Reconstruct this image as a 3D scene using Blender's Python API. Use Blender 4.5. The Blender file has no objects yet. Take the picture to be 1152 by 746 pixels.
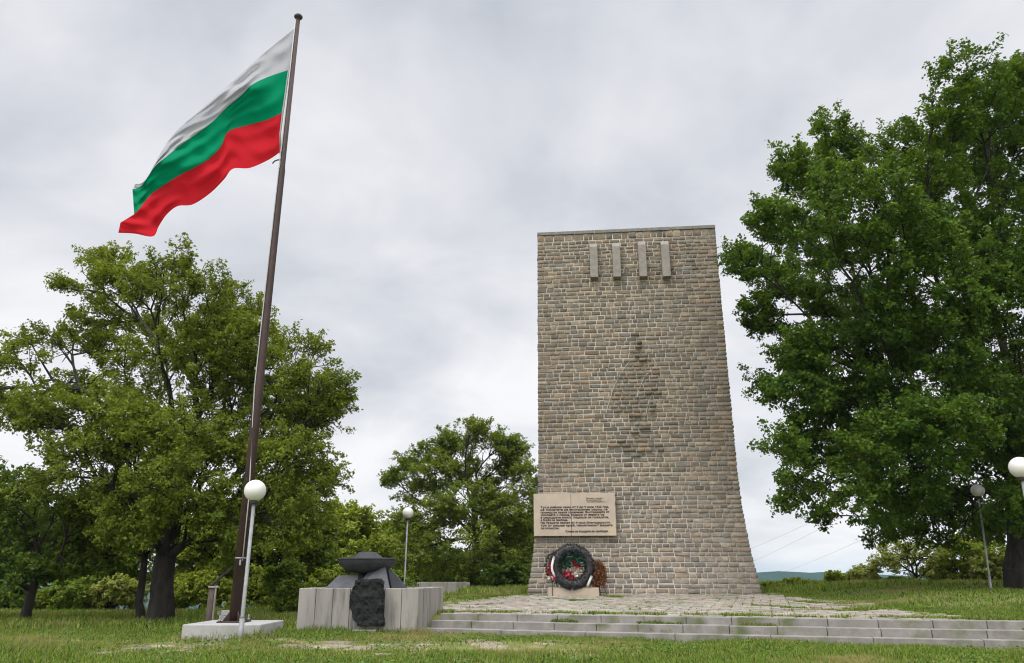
import bpy, bmesh, math, random
import numpy as np
from mathutils import Vector, Matrix

R = math.radians
S = bpy.context.scene
COL = S.collection
PI = math.pi

# ------------------------------------------------------------------ camera, sky, sun, exposure
PITCH, FPX, EYE = R(17.43), 876.0, 1.3
cd = bpy.data.cameras.new('camera'); cam = bpy.data.objects.new('camera', cd); COL.objects.link(cam)
cam.location = (0, 0, EYE); cam.rotation_euler = (PI / 2 + PITCH, 0, 0)
cd.sensor_width = 36; cd.lens = FPX / 1152 * 36; cd.clip_end = 20000; cd.clip_start = 0.1
S.camera = cam
SUN_EL, SUN_AZ, SUN_E = R(52), R(215), 1.5        # azimuth from +Y clockwise: behind the camera, from the left
SKY_GAIN = 1.0; ZENITH = 5.6; BEHIND = 1.7      # extra gain added to the unseen sky overhead and behind, lights the scene
w = bpy.data.worlds.new('World'); S.world = w; w.use_nodes = True
def build_world():
    nt = w.node_tree; N = nt.nodes; L = nt.links; N.clear()
    out = N.new('ShaderNodeOutputWorld'); bg = N.new('ShaderNodeBackground'); bg.inputs[1].default_value = 0.1
    sky = N.new('ShaderNodeTexSky'); sky.sky_type = 'NISHITA'; sky.sun_disc = False
    sky.sun_elevation = SUN_EL; sky.sun_rotation = SUN_AZ
    tc = N.new('ShaderNodeTexCoord'); sep = N.new('ShaderNodeSeparateXYZ'); L.new(tc.outputs['Generated'], sep.inputs[0])
    def math_(op, a, b=None, clamp=False):
        n = N.new('ShaderNodeMath'); n.operation = op; n.use_clamp = clamp
        for i, v in enumerate((a, b)):
            if v is None: continue
            if isinstance(v, (int, float)): n.inputs[i].default_value = v
            else: L.new(v, n.inputs[i])
        return n.outputs[0]
    zz = math_('MAXIMUM', sep.outputs[2], 0.0)
    den = math_('ADD', zz, 0.32)
    px = math_('DIVIDE', sep.outputs[0], den); py = math_('DIVIDE', sep.outputs[1], den)
    cb = N.new('ShaderNodeCombineXYZ'); L.new(px, cb.inputs[0]); L.new(py, cb.inputs[1])
    def noise(scale, detail, rough, off, dist=0.3):
        m = N.new('ShaderNodeMapping'); m.inputs['Location'].default_value = off; L.new(cb.outputs[0], m.inputs[0])
        n = N.new('ShaderNodeTexNoise'); n.inputs['Scale'].default_value = scale; n.inputs['Detail'].default_value = detail
        n.inputs['Roughness'].default_value = rough; n.inputs['Distortion'].default_value = dist; L.new(m.outputs[0], n.inputs[0])
        return n.outputs[0]
    big = noise(1.5, 5, 0.5, (0.35, 2.1, 0)); fine = noise(3.6, 6, 0.55, (3.1, 0.4, 2.0), 0.5)
    v = math_('ADD', math_('MULTIPLY', big, 0.68), math_('MULTIPLY', fine, 0.32))
    # paler towards the horizon
    hz = math_('SUBTRACT', 0.55, zz); hz = math_('MULTIPLY', hz, 0.26)
    v = math_('ADD', v, hz)
    ramp = N.new('ShaderNodeValToRGB'); L.new(v, ramp.inputs[0]); e = ramp.color_ramp.elements
    e[0].position = 0.37; e[0].color = (0.50, 0.53, 0.59, 1)
    e[1].position = 0.67; e[1].color = (0.88, 0.88, 0.90, 1)
    m1 = e.new(0.50); m1.color = (0.67, 0.685, 0.725, 1)
    # overcast is brightest overhead, out of frame; gain pushed further as added fill
    def mr(v, a, b, lo, hi):
        up = N.new('ShaderNodeMapRange'); up.interpolation_type = 'SMOOTHSTEP'
        for i, q in enumerate((a, b, lo, hi)): up.inputs[i + 1].default_value = q
        L.new(v, up.inputs[0]); return up.outputs[0]
    gain = math_('ADD', mr(zz, 0.64, 0.92, 1.0, ZENITH), math_('MULTIPLY', mr(math_('MULTIPLY', sep.outputs[1], -1.0), 0.0, 0.7, 0.0, BEHIND), mr(zz, 0.0, 0.3, 0.3, 1.0)))
    gain = math_('MULTIPLY', gain, 10.0 * SKY_GAIN)
    sc_ = N.new('ShaderNodeVectorMath'); sc_.operation = 'SCALE'; L.new(ramp.outputs[0], sc_.inputs[0]); L.new(gain, sc_.inputs[3])
    mx = N.new('ShaderNodeMix'); mx.data_type = 'RGBA'; mx.inputs[0].default_value = 0.95
    L.new(sky.outputs[0], mx.inputs[6]); L.new(sc_.outputs[0], mx.inputs[7])
    L.new(mx.outputs[2], bg.inputs[0]); L.new(bg.outputs[0], out.inputs[0])
build_world()
sl = bpy.data.lights.new('sun', 'SUN'); sun = bpy.data.objects.new('sun', sl); COL.objects.link(sun)
sl.energy = SUN_E; sl.angle = R(25); sl.color = (1, 0.96, 0.9)
sun.rotation_euler = Vector((math.sin(SUN_AZ) * math.cos(SUN_EL), math.cos(SUN_AZ) * math.cos(SUN_EL), math.sin(SUN_EL))).to_track_quat('Z', 'Y').to_euler()
S.view_settings.view_transform = 'Standard'; S.view_settings.look = 'None'
S.view_settings.exposure = 0.16; S.view_settings.gamma = 1; S.view_settings.use_curve_mapping = False
S.cycles.use_denoising = True; S.cycles.use_adaptive_sampling = False; S.cycles.filter_width = 1.1; S.cycles.max_bounces = 8; S.cycles.transmission_bounces = 4; S.cycles.transparent_max_bounces = 8; S.cycles.volume_bounces = 1

# ------------------------------------------------------------------ helpers
CP, SP = math.cos(PITCH), math.sin(PITCH)
def ray(x, y):
    u, v = (x - 576) / FPX, (373 - y) / FPX
    return np.array((u, CP - v * SP, SP + v * CP))
def at(x, y, D):                       # the point at distance D (metres ahead) seen at that place of the photograph
    r = ray(x, y); return np.array((0, 0, EYE)) + r * (D / r[1])

_rs = np.random.RandomState(5)
_GRID = _rs.rand(64, 64)
def vnoise(x, y, s=1.0, o=0.0):        # smooth value noise, 0..1
    x = np.asarray(x) * s + o + 500; y = np.asarray(y) * s + 1.7 * o + 500
    i = np.floor(x).astype(int); j = np.floor(y).astype(int); fx = x - i; fy = y - j
    fx = fx * fx * (3 - 2 * fx); fy = fy * fy * (3 - 2 * fy)
    g = lambda a, b: _GRID[a % 64, b % 64]
    return (g(i, j) * (1 - fx) + g(i + 1, j) * fx) * (1 - fy) + (g(i, j + 1) * (1 - fx) + g(i + 1, j + 1) * fx) * fy
def sstep(a, b, x):
    t = np.clip((np.asarray(x, float) - a) / (b - a), 0, 1); return t * t * (3 - 2 * t)

def material(name, base, rough=0.85, var=None, scale=4.0, detail=6.0, bump=0.0, bscale=None, attr=False, metal=0.0, spec=0.3,
             stretch=(1, 1, 1), spots=None, sscale=1.0, smin=0.5, smax=0.62, streak=False):
    m = bpy.data.materials.new(name); m.use_nodes = True; nt = m.node_tree; N = nt.nodes; L = nt.links
    b = N['Principled BSDF']; b.inputs['Roughness'].default_value = rough; b.inputs['Metallic'].default_value = metal
    b.inputs['Specular IOR Level'].default_value = spec
    tc = N.new('ShaderNodeTexCoord'); mp = N.new('ShaderNodeMapping'); mp.inputs['Scale'].default_value = stretch
    L.new(tc.outputs['Object'], mp.inputs[0])
    def noise(s, d=detail, vec=None):
        n = N.new('ShaderNodeTexNoise'); n.inputs['Scale'].default_value = s; n.inputs['Detail'].default_value = d
        n.inputs['Roughness'].default_value = 0.6; L.new(vec or mp.outputs[0], n.inputs[0]); return n.outputs[0]
    def mix(f, a, c, mode='MIX'):
        x = N.new('ShaderNodeMix'); x.data_type = 'RGBA'; x.blend_type = mode
        for i, v in ((0, f), (6, a), (7, c)):
            if isinstance(v, (int, float)): x.inputs[i].default_value = v
            elif isinstance(v, tuple): x.inputs[i].default_value = (*v, 1)
            else: L.new(v, x.inputs[i])
        return x.outputs[2]
    def rng_(v, a, c, lo=0.0, hi=1.0):
        r = N.new('ShaderNodeMapRange'); r.inputs[1].default_value = a; r.inputs[2].default_value = c
        r.inputs[3].default_value = lo; r.inputs[4].default_value = hi; L.new(v, r.inputs[0]); return r.outputs[0]
    if attr:
        a = N.new('ShaderNodeAttribute'); a.attribute_name = 'Col'; c = a.outputs['Color']
        if var is not None: c = mix(rng_(noise(scale), 0.3, 0.7), c, mix(1.0, c, var, 'MULTIPLY'))
    elif var is not None:
        c = mix(rng_(noise(scale), 0.32, 0.68), base, var)
    else:
        c = mix(0.0, base, base)
    if spots is not None:
        c = mix(rng_(noise(sscale, 5.0, mp.outputs[0] if streak else tc.outputs['Object']), smin, smax), c, spots)
    L.new(c, b.inputs['Base Color'])
    if bump:
        bp = N.new('ShaderNodeBump'); bp.inputs['Strength'].default_value = 1.0; bp.inputs['Distance'].default_value = bump
        L.new(noise(bscale or scale * 3), bp.inputs['Height']); L.new(bp.outputs[0], b.inputs['Normal'])
    return m

def leaf_material(name, trans=0.3, rough=0.55, spec=0.25, tint=(1.25, 1.2, 0.5)):
    m = bpy.data.materials.new(name); m.use_nodes = True; nt = m.node_tree; N = nt.nodes; L = nt.links
    b = N['Principled BSDF']; b.inputs['Roughness'].default_value = rough; b.inputs['Specular IOR Level'].default_value = spec
    a = N.new('ShaderNodeAttribute'); a.attribute_name = 'Col'; L.new(a.outputs['Color'], b.inputs['Base Color'])
    t = N.new('ShaderNodeBsdfTranslucent'); x = N.new('ShaderNodeMix'); x.data_type = 'RGBA'; x.blend_type = 'MULTIPLY'; x.inputs[0].default_value = 1
    L.new(a.outputs['Color'], x.inputs[6]); x.inputs[7].default_value = (*tint, 1); L.new(x.outputs[2], t.inputs[0])
    ms = N.new('ShaderNodeMixShader'); ms.inputs[0].default_value = trans
    L.new(b.outputs[0], ms.inputs[1]); L.new(t.outputs[0], ms.inputs[2]); L.new(ms.outputs[0], N['Material Output'].inputs['Surface'])
    return m

def root_of(o):
    while o.parent: o = o.parent
    return o
def tag(o, label=None, cat=None, group=None, kind=None):
    for k, v in (('label', label), ('category', cat), ('group', group), ('kind', kind)):
        if v: o[k] = v
    return o
def thing(name, label, cat, loc=(0, 0, 0), group=None):
    o = bpy.data.objects.new(name, None); COL.objects.link(o); o.location = [float(v) for v in loc]; o.empty_display_size = 0.2
    return tag(o, label, cat, group)
def link(name, me, mats, parent=None, loc=None):
    """Links a mesh whose vertices are in world space; they are moved to the origin of the thing."""
    for m in (mats if isinstance(mats, (list, tuple)) else [mats]): me.materials.append(m)
    o = bpy.data.objects.new(name, me); COL.objects.link(o)
    org = root_of(parent).location if parent else Vector(loc or (0, 0, 0))
    me.transform(Matrix.Translation(-Vector(org)))
    if parent: o.parent = parent
    else: o.location = org
    return o
def mesh_np(name, V, faces, mats, parent=None, loc=None, col=None, smooth=False, matidx=None):
    """faces: list of integer arrays (n,k); col: per-vertex colours."""
    me = bpy.data.meshes.new(name); V = np.asarray(V, np.float32)
    me.vertices.add(len(V)); me.vertices.foreach_set('co', V.ravel())
    nl = sum(f.size for f in faces); npo = sum(len(f) for f in faces)
    me.loops.add(nl); me.loops.foreach_set('vertex_index', np.concatenate([f.ravel() for f in faces]).astype(np.int32))
    tot = np.concatenate([np.full(len(f), f.shape[1]) for f in faces]).astype(np.int32)
    me.polygons.add(npo); me.polygons.foreach_set('loop_start', (np.cumsum(tot) - tot).astype(np.int32))
    if matidx is not None: me.polygons.foreach_set('material_index', np.asarray(matidx, np.int32))
    if smooth: me.polygons.foreach_set('use_smooth', np.ones(npo, bool))
    me.update(calc_edges=True)
    if col is not None:
        a = me.color_attributes.new('Col', 'FLOAT_COLOR', 'POINT'); c = np.ones((len(V), 4), np.float32); c[:, :3] = col
        a.data.foreach_set('color', c.ravel())
    return link(name, me, mats, parent, loc)

class MB:
    """Collects shapes into ONE mesh."""
    def __init__(s): s.bm = bmesh.new(); s.mi = 0
    def _add(s, vs, fs, smooth=False):
        v = [s.bm.verts.new(Vector([float(c) for c in p])) for p in vs]; out = []
        for f in fs:
            try: q = s.bm.faces.new([v[i] for i in f])
            except ValueError: continue
            q.smooth = smooth; q.material_index = s.mi; out.append(q)
        return v, out
    def box(s, c, size, rz=0.0, bevel=0.0, jit=0.0, mat=None):
        hx, hy, hz = [k / 2 for k in size]
        pts = [Vector((sx * hx, sy * hy, sz * hz)) for sz in (-1, 1) for sx, sy in ((-1, -1), (1, -1), (1, 1), (-1, 1))]
        M = mat or Matrix.Rotation(rz, 3, 'Z'); c = Vector(c)
        pts = [M @ (p + Vector([random.uniform(-jit, jit) for _ in range(3)])) + c for p in pts]
        v, f = s._add(pts, [(3, 2, 1, 0), (4, 5, 6, 7), (0, 1, 5, 4), (1, 2, 6, 5), (2, 3, 7, 6), (3, 0, 4, 7)])
        if bevel:
            es = list({e for q in f for e in q.edges}); bmesh.ops.bevel(s.bm, geom=es, offset=bevel, segments=2, affect='EDGES', profile=0.5)
        return s
    def prism(s, poly, axis0, axis1, ext, org=(0, 0, 0), bevel=0.0):
        """polygon in the plane (axis0, axis1) pushed along ext"""
        a, b, e, o = Vector(axis0), Vector(axis1), Vector(ext), Vector(org); n = len(poly)
        p0 = [o + a * x + b * y for x, y in poly]; pts = p0 + [p + e for p in p0]
        v, f = s._add(pts, [tuple(range(n))[::-1], tuple(range(n, 2 * n))] + [(i, (i + 1) % n, n + (i + 1) % n, n + i) for i in range(n)])
        if bevel:
            es = list({e_ for q in f for e_ in q.edges}); bmesh.ops.bevel(s.bm, geom=es, offset=bevel, segments=2, affect='EDGES', profile=0.5)
        return s
    def tube(s, pts, rad, n=10, caps=True, smooth=True):
        pts = [Vector([float(c) for c in p]) for p in pts]; k = len(pts); rad = [rad] * k if isinstance(rad, (int, float)) else rad
        vs, fs = [], []; prev = None
        for i, p in enumerate(pts):
            t = (pts[min(i + 1, k - 1)] - pts[max(i - 1, 0)]).normalized()
            if prev is None: a = t.orthogonal().normalized()
            else: a = (prev - t * prev.dot(t)).normalized()
            prev = a; b = t.cross(a)
            for j in range(n): vs.append(p + (a * math.cos(2 * PI * j / n) + b * math.sin(2 * PI * j / n)) * rad[i])
        for i in range(k - 1):
            for j in range(n): fs.append((i * n + j, i * n + (j + 1) % n, (i + 1) * n + (j + 1) % n, (i + 1) * n + j))
        if caps: fs += [tuple(range(n))[::-1], tuple(range((k - 1) * n, k * n))]
        s._add(vs, fs, smooth); return s
    def lathe(s, prof, c, n=40, smooth=True):
        c = Vector([float(k) for k in c]); vs, fs = [], []
        for r, z in prof:
            for j in range(n): vs.append(c + Vector((max(r, 1e-4) * math.cos(2 * PI * j / n), max(r, 1e-4) * math.sin(2 * PI * j / n), z)))
        for i in range(len(prof) - 1):
            for j in range(n): fs.append((i * n + j, i * n + (j + 1) % n, (i + 1) * n + (j + 1) % n, (i + 1) * n + j))
        s._add(vs, fs, smooth); return s
    def hull(s, pts, faces): s._add(pts, faces); return s
    def build(s, name, mats, parent=None, loc=None):
        bmesh.ops.recalc_face_normals(s.bm, faces=s.bm.faces)
        me = bpy.data.meshes.new(name); s.bm.to_mesh(me); s.bm.free()
        return link(name, me, mats, parent, loc)

# ------------------------------------------------------------------ materials
M = {}
M['ground'] = material('turf_soil', (0.14, 0.155, 0.035), 0.95, (0.09, 0.115, 0.02), 1.6, bump=0.03, bscale=9, spots=(0.23, 0.185, 0.095), sscale=0.8, smin=0.52, smax=0.64)
M['grass'] = leaf_material('grass_blade', 0.35, 0.6, 0.2, (1.2, 1.15, 0.6))
M['leaf'] = leaf_material('leaf', 0.36, 0.62, 0.14, (1.3, 1.2, 0.45))
M['bark'] = material('bark', (0.042, 0.035, 0.028), 0.95, (0.014, 0.012, 0.010), 7, bump=0.06, bscale=12, stretch=(1, 1, 0.25))
M['mortar'] = material('mortar', (0.49, 0.445, 0.375), 0.95, (0.39, 0.35, 0.29), 3, bump=0.02, bscale=25, spots=(0.17, 0.16, 0.14), sscale=0.9, smin=0.6, smax=0.75)
M['stone'] = material('rubble_stone', (0.3, 0.26, 0.2), 0.92, (0.62, 0.62, 0.62), 7, attr=True, bump=0.025, bscale=16)
M['dressed'] = material('dressed_stone', (0.26, 0.232, 0.198), 0.9, (0.19, 0.17, 0.145), 5, bump=0.008, bscale=30)
M['plaque'] = material('plaque_stone', (0.44, 0.355, 0.275), 0.75, (0.36, 0.30, 0.235), 2.2, bump=0.003, bscale=40, spots=(0.46, 0.37, 0.24), sscale=1.1, smin=0.55, smax=0.7)
M['letter'] = material('letter_paint', (0.035, 0.022, 0.018), 0.7)
M['letter_faded'] = material('letter_paint_faded', (0.16, 0.14, 0.09), 0.8)
M['concrete'] = material('concrete', (0.31, 0.283, 0.25), 0.92, (0.225, 0.205, 0.18), 2.4, bump=0.006, bscale=40, stretch=(1, 1, 0.12), spots=(0.13, 0.122, 0.106), sscale=4.5, smin=0.50, smax=0.66, streak=True)
M['concrete_pale'] = material('concrete_pale', (0.36, 0.35, 0.33), 0.9, (0.27, 0.26, 0.245), 3, bump=0.005, bscale=40, spots=(0.22, 0.21, 0.19), sscale=2, smin=0.62, smax=0.8)
M['kerb'] = material('kerb_stone', (0.25, 0.23, 0.208), 0.92, (0.165, 0.15, 0.132), 3.0, bump=0.008, bscale=35, spots=(0.085, 0.105, 0.035), sscale=1.6, smin=0.52, smax=0.74)
M['paver'] = material('paver', (0.4, 0.36, 0.31), 0.93, (0.68, 0.66, 0.6), 4, attr=True, bump=0.008, bscale=30, spots=(0.115, 0.12, 0.05), sscale=0.9, smin=0.55, smax=0.70)
M['black_stone'] = material('black_stone', (0.009, 0.009, 0.009), 0.75, (0.02, 0.02, 0.019), 7, bump=0.03, bscale=14, spec=0.18)
M['dark_granite'] = material('dark_granite', (0.085, 0.085, 0.09), 0.7, (0.055, 0.055, 0.06), 6, bump=0.004, bscale=50)
M['bowl'] = material('bowl_metal', (0.05, 0.05, 0.053), 0.6, (0.03, 0.03, 0.032), 5, bump=0.003, bscale=40, spots=(0.10, 0.095, 0.09), sscale=3, smin=0.6, smax=0.8, spec=0.15)
M['pole_brown'] = material('pole_paint', (0.052, 0.028, 0.022), 0.6, (0.034, 0.02, 0.017), 5, bump=0.002, bscale=40, spots=(0.13, 0.09, 0.06), sscale=4, smin=0.64, smax=0.8)
M['iron'] = material('iron', (0.03, 0.03, 0.032), 0.5, (0.05, 0.04, 0.035), 8)
M['galv'] = material('galvanised_steel', (0.27, 0.275, 0.275), 0.55, (0.19, 0.195, 0.19), 6, metal=0.2)
M['globe'] = material('opal_glass', (0.66, 0.635, 0.59), 0.4, (0.55, 0.53, 0.49), 3, spec=0.5)
M['rope'] = material('rope', (0.45, 0.44, 0.42), 0.9, (0.35, 0.34, 0.32), 20)
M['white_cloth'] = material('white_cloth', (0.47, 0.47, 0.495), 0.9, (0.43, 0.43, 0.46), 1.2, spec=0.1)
M['green_cloth'] = material('green_cloth', (0.0, 0.25, 0.115), 0.9, (0.0, 0.21, 0.095), 1.2, spec=0.1)
M['red_cloth'] = material('red_cloth', (0.56, 0.016, 0.026), 0.9, (0.48, 0.012, 0.02), 1.2, spec=0.1)
for k_ in ('white_cloth', 'green_cloth', 'red_cloth'):          # thin bunting lets light through
    nt_ = M[k_].node_tree; b__ = nt_.nodes['Principled BSDF']; c_ = b__.inputs['Base Color'].links[0].from_socket; t_ = nt_.nodes.new('ShaderNodeBsdfTranslucent'); x_ = nt_.nodes.new('ShaderNodeMixShader'); x_.inputs[0].default_value = 0.42
    nt_.links.new(c_, t_.inputs[0]); nt_.links.new(b__.outputs[0], x_.inputs[1]); nt_.links.new(t_.outputs[0], x_.inputs[2]); nt_.links.new(x_.outputs[0], nt_.nodes['Material Output'].inputs['Surface'])
M['old_wood'] = material('weathered_wood', (0.12, 0.095, 0.075), 0.95, (0.055, 0.042, 0.034), 8, bump=0.01, bscale=20, stretch=(1, 1, 0.2))
M['hill'] = material('wooded_hill', (0.028, 0.048, 0.03), 1.0, (0.018, 0.034, 0.022), 0.02, spots=(0.04, 0.06, 0.034), sscale=0.006, smin=0.52, smax=0.6, spec=0.0)
M['wire'] = material('cable', (0.22, 0.22, 0.23), 0.8)
M['wreath'] = leaf_material('wreath_fringe', 0.05, 0.6, 0.3, (1, 1, 1))
M['ribbon'] = material('ribbon', (0.7, 0.68, 0.66), 0.7, (0.55, 0.52, 0.5), 9)

# ------------------------------------------------------------------ terrain
P0 = np.array((-2.15, 20.0)); SD = np.array((0.955, -0.296)); SN = np.array((0.296, 0.955))   # line of the lowest step, along / inward
PLAT = 0.42
def s_in(x, y): return (x - P0[0]) * SN[0] + (y - P0[1]) * SN[1]
def s_al(x, y): return (x - P0[0]) * SD[0] + (y - P0[1]) * SD[1]
def plat_z(x, y): return PLAT + 0.021 * np.clip(s_in(x, y) - 0.64, 0, 13)
def ground_z(x, y):
    x = np.asarray(x, float); y = np.asarray(y, float)
    s = s_in(x, y); side = sstep(-5.5, -3.0, x)
    up = (plat_z(x, y) - 0.06) * sstep(0.25, 1.1, s) * side
    up = up + sstep(9.5, 14, x) * sstep(1.0, 9, s) * 0.28
    lo = 0.10 * sstep(12, 20, y) * (1 - side) * sstep(-7, -3, x) + (vnoise(x, y, 0.35) - 0.5) * 0.10 + (vnoise(x, y, 1.3) - 0.5) * 0.04
    lo = lo - 0.07 * np.exp(-(s + 0.2) ** 2) * side
    z = np.where(up > 0.02, up + lo * (1 - sstep(0.0, 0.3, up) * 0.8), lo)
    edge = 27 + 13 * sstep(-4, 2, x) - 2 * sstep(9, 16, x)
    far = np.clip(y - edge, 0, None); z = z - 0.0035 * np.minimum(far, 60) ** 2 - np.clip(far - 60, 0, 260) * 0.12
    back = np.clip(-y - 40, 0, 400); z = z - back * 0.05
    sx = np.clip(np.abs(x) - 45, 0, 300); z = z - sx * 0.08
    return z
def axis(lo, hi, step, far, g=1.22):
    a = list(np.arange(lo, hi + 1e-6, step)); s = step
    while a[-1] < far: s *= g; a.append(a[-1] + s)
    s = step; b = []; v = lo
    while v > -far: s *= g; v -= s; b.append(v)
    return np.array(b[::-1] + a)
gx, gy = axis(-16, 18, 0.22, 3000), axis(10, 45, 0.22, 3000)
X, Y = np.meshgrid(gx, gy); Z = ground_z(X, Y)
idx = np.arange(X.size).reshape(X.shape)
F = np.stack([idx[:-1, :-1], idx[:-1, 1:], idx[1:, 1:], idx[1:, :-1]], -1).reshape(-1, 4)
tag(mesh_np('ground', np.stack([X, Y, Z], -1).reshape(-1, 3), [F], M['ground'], smooth=True), kind='structure')

def hill(name, pts, depth, drop):
    n = len(pts); rows = 9; V = []
    for j in range(rows):
        t = j / (rows - 1)
        for i, (x, y, z) in enumerate(pts):
            prof = math.sin(PI * min(max(t, 0), 1)) ** 0.8
            V.append((x, y - depth / 2 + depth * t, -drop + (z + drop) * prof + (random.random() - 0.5) * 2.0 * prof))
    F = [(j * n + i, j * n + i + 1, (j + 1) * n + i + 1, (j + 1) * n + i) for j in range(rows - 1) for i in range(n - 1)]
    tag(mesh_np(name, V, [np.array(F)], M['hill'], smooth=True), kind='structure')
random.seed(3)
HD = 1500.0
hp = []
for px_ in range(-900, 2300, 12):
    ytop = 645.5 + 1.6 * math.sin(px_ * 0.013) + 1.2 * math.sin(px_ * 0.037 + 1) - 2.2 * math.exp(-((px_ - 872) / 26.0) ** 2) + 0.004 * (px_ - 900) + random.uniform(-0.25, 0.25)
    p = at(px_, ytop, HD); hp.append((p[0], HD, p[2]))
hill('distant_hills', hp, 900, 120)

# ------------------------------------------------------------------ paved terrace
rng = np.random.RandomState(11)
TC = np.array((4.79, 30.03)); TE = np.array((0.9945, -0.1045)); TN = np.array((-0.1045, -0.9945)); TZ = 0.60   # monument: middle of the front foot, along, outward
def flare(h): return 0.42 * (np.clip(4.9 - h, 0, None) / 4.9) ** 2
PW = 0.5
def paved():
    V, F, C = [], [], []
    for i in range(-2, 40):
        for j in range(0, 32):
            a0 = i * PW * 1.02 - 0.1 + (0.25 if j % 2 else 0); b0 = 0.98 + j * PW * 1.02
            cx, cy = P0 + SD * (a0 + PW / 2) + SN * (b0 + PW / 2)
            r = rng.rand()
            xmax = 9.9 + 0.9 * (vnoise(cx, cy, 0.6, 3) - 0.5) * 2
            if cx < -1.75 + (0.25 if cy < 22.4 else -0.45) or cx > xmax or cy > 30.9 + 0.8 * vnoise(cx, 3, .7): continue
            if cy > 30.3 and 0.2 < cx < 9.3: continue
            bad = vnoise(cx, cy, 0.55, 9)
            if bad > 0.8 and r < 0.6: continue
            if r < 0.03: continue
            t = rng.normal(0, 0.008, 4); g = 0.007 + 0.009 * rng.rand()
            z0 = float(plat_z(cx, cy)) + rng.normal(0, 0.004)
            q = []
            for k, (da, db) in enumerate(((g, g), (PW - g, g), (PW - g, PW - g), (g, PW - g))):
                p = P0 + SD * (a0 + da + rng.normal(0, .006)) + SN * (b0 + db + rng.normal(0, .006)); q.append((p[0], p[1], z0 + t[k]))
            n = len(V)
            ctr = np.mean(q, 0)
            V += [tuple(np.array(p) * 0.97 + ctr * 0.03 + (0, 0, 0)) for p in q] + [(p[0], p[1], p[2] - 0.012) for p in q] + [(p[0], p[1], p[2] - 0.08) for p in q]
            F += [(n, n + 1, n + 2, n + 3)] + [(n + k + 4, n + (k + 1) % 4 + 4, n + (k + 1) % 4, n + k) for k in range(4)] + [(n + k + 8, n + (k + 1) % 4 + 8, n + (k + 1) % 4 + 4, n + k + 4) for k in range(4)]
            b = rng.uniform(0.84, 1.06); C += [np.array((0.335, 0.295, 0.25)) * b + rng.normal(0, 0.008, 3)] * 12
    return V, F, C
V, F, C = paved()
tag(mesh_np('pavement', V, [np.array(F)], M['paver'], col=np.array(C)), kind='structure')

# sunken flagstones in the lawn in front
def flags():
    V, F3, C = [], [], []
    for k in range(120):
        x = rng.uniform(-8.5, 2.5); y = 16.0 + (x + 4) * -0.12 + rng.normal(0, 1.1)
        if y > 18.6 or (x < -4.9 and y > 16.3) or vnoise(x, y, 0.6, 2) < 0.35: continue
        m = rng.randint(5, 8); r0 = rng.uniform(0.18, 0.38); z = float(ground_z(x, y)) + 0.02
        an = np.sort(rng.rand(m) * 2 * PI); 
        if np.max(np.diff(np.append(an, an[0] + 2 * PI))) > 2.2: continue
        n = len(V); V.append((x, y, z + 0.005))
        for a in an:
            r = r0 * rng.uniform(0.8, 1.15); xx, yy = x + r * math.cos(a) * 1.2, y + r * math.sin(a); V.append((xx, yy, float(ground_z(xx, yy)) + 0.018))
        for a in an: V.append((x + r0 * 1.25 * math.cos(a), y + r0 * 1.1 * math.sin(a), z - 0.06))
        F3 += [(n, n + 1 + i, n + 1 + (i + 1) % m) for i in range(m)]
        for i in range(m): F3 += [(n + 1 + m + i, n + 1 + m + (i + 1) % m, n + 1 + (i + 1) % m), (n + 1 + m + i, n + 1 + (i + 1) % m, n + 1 + i)]
        C += [np.array((0.30, 0.255, 0.185)) * rng.uniform(0.65, 1.05)] * (1 + 2 * m)
    tag(mesh_np('path', V, [np.array(F3)], M['paver'], col=np.array(C)), kind='structure')
flags()

# ------------------------------------------------------------------ steps
random.seed(8)
st = thing('stone_steps', 'three long shallow kerbstone steps, mossy, leading up to the paved terrace', 'steps', (4, 18.2, 0))
for k, (zt, off) in enumerate(((0.095, 0.0), (0.26, 0.32), (PLAT, 0.64))):
    mb = MB(); a = -0.02 + 0.10 * k; ang = math.atan2(SD[1], SD[0])
    while a < 21:
        ln = random.choice((0.95, 1.0, 1.0, 1.05)) if k else 2.0
        c = P0 + SD * (a + ln / 2) + SN * (off + 0.17 + random.uniform(-.006, .006)); dz = random.uniform(-.006, .006)
        h = zt + 0.25; mb.box((c[0], c[1], zt - h / 2 + dz), (ln - 0.012, 0.34, h), ang + random.uniform(-.003, .003), bevel=0.012)
        a += ln
    mb.build('step', M['kerb'], st)

# ------------------------------------------------------------------ monument
random.seed(21); rng = np.random.RandomState(21)
def face_at(px_, py_, t):              # place of the photograph -> (s along the front, z) on the plane t metres outward of the foot
    r = ray(px_, py_); o = np.array((0, 0, EYE)); n = np.array((TN[0], TN[1], 0)); c = np.array((TC[0], TC[1], 0)) + n * t
    p = o + r * (np.dot(c - o, n) / np.dot(r, n)); return float(np.dot(p[:2] - TC, TE)), float(p[2])
def fpt(s, t, z): q = TC + TE * s + TN * t; return (q[0], q[1], z)
HT, DEP = 14.72, 3.4
HW = 3.74
def hw_(h): return HW + flare(h) + 0.10 * (1 - h / HT)
def fy_(h): return -0.42 + flare(h)                  # front plane
def by_(h): return -0.42 - DEP - flare(h)            # back plane
mon = thing('stone_monument', 'tall rubble-stone memorial tower with flared foot and four stone pegs near the top', 'monument', (TC[0], TC[1], TZ))
V, F = [], []
hs = np.linspace(-0.3, HT - 0.02, 40)
for h in hs:
    a, f, b = hw_(h) - 0.012, fy_(h) - 0.012, by_(h) + 0.012
    V += [fpt(-a, f, TZ + h), fpt(a, f, TZ + h), fpt(a, b, TZ + h), fpt(-a, b, TZ + h)]
for i in range(len(hs) - 1): F += [(i * 4 + k, i * 4 + (k + 1) % 4, i * 4 + 4 + (k + 1) % 4, i * 4 + 4 + k) for k in range(4)]
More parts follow.
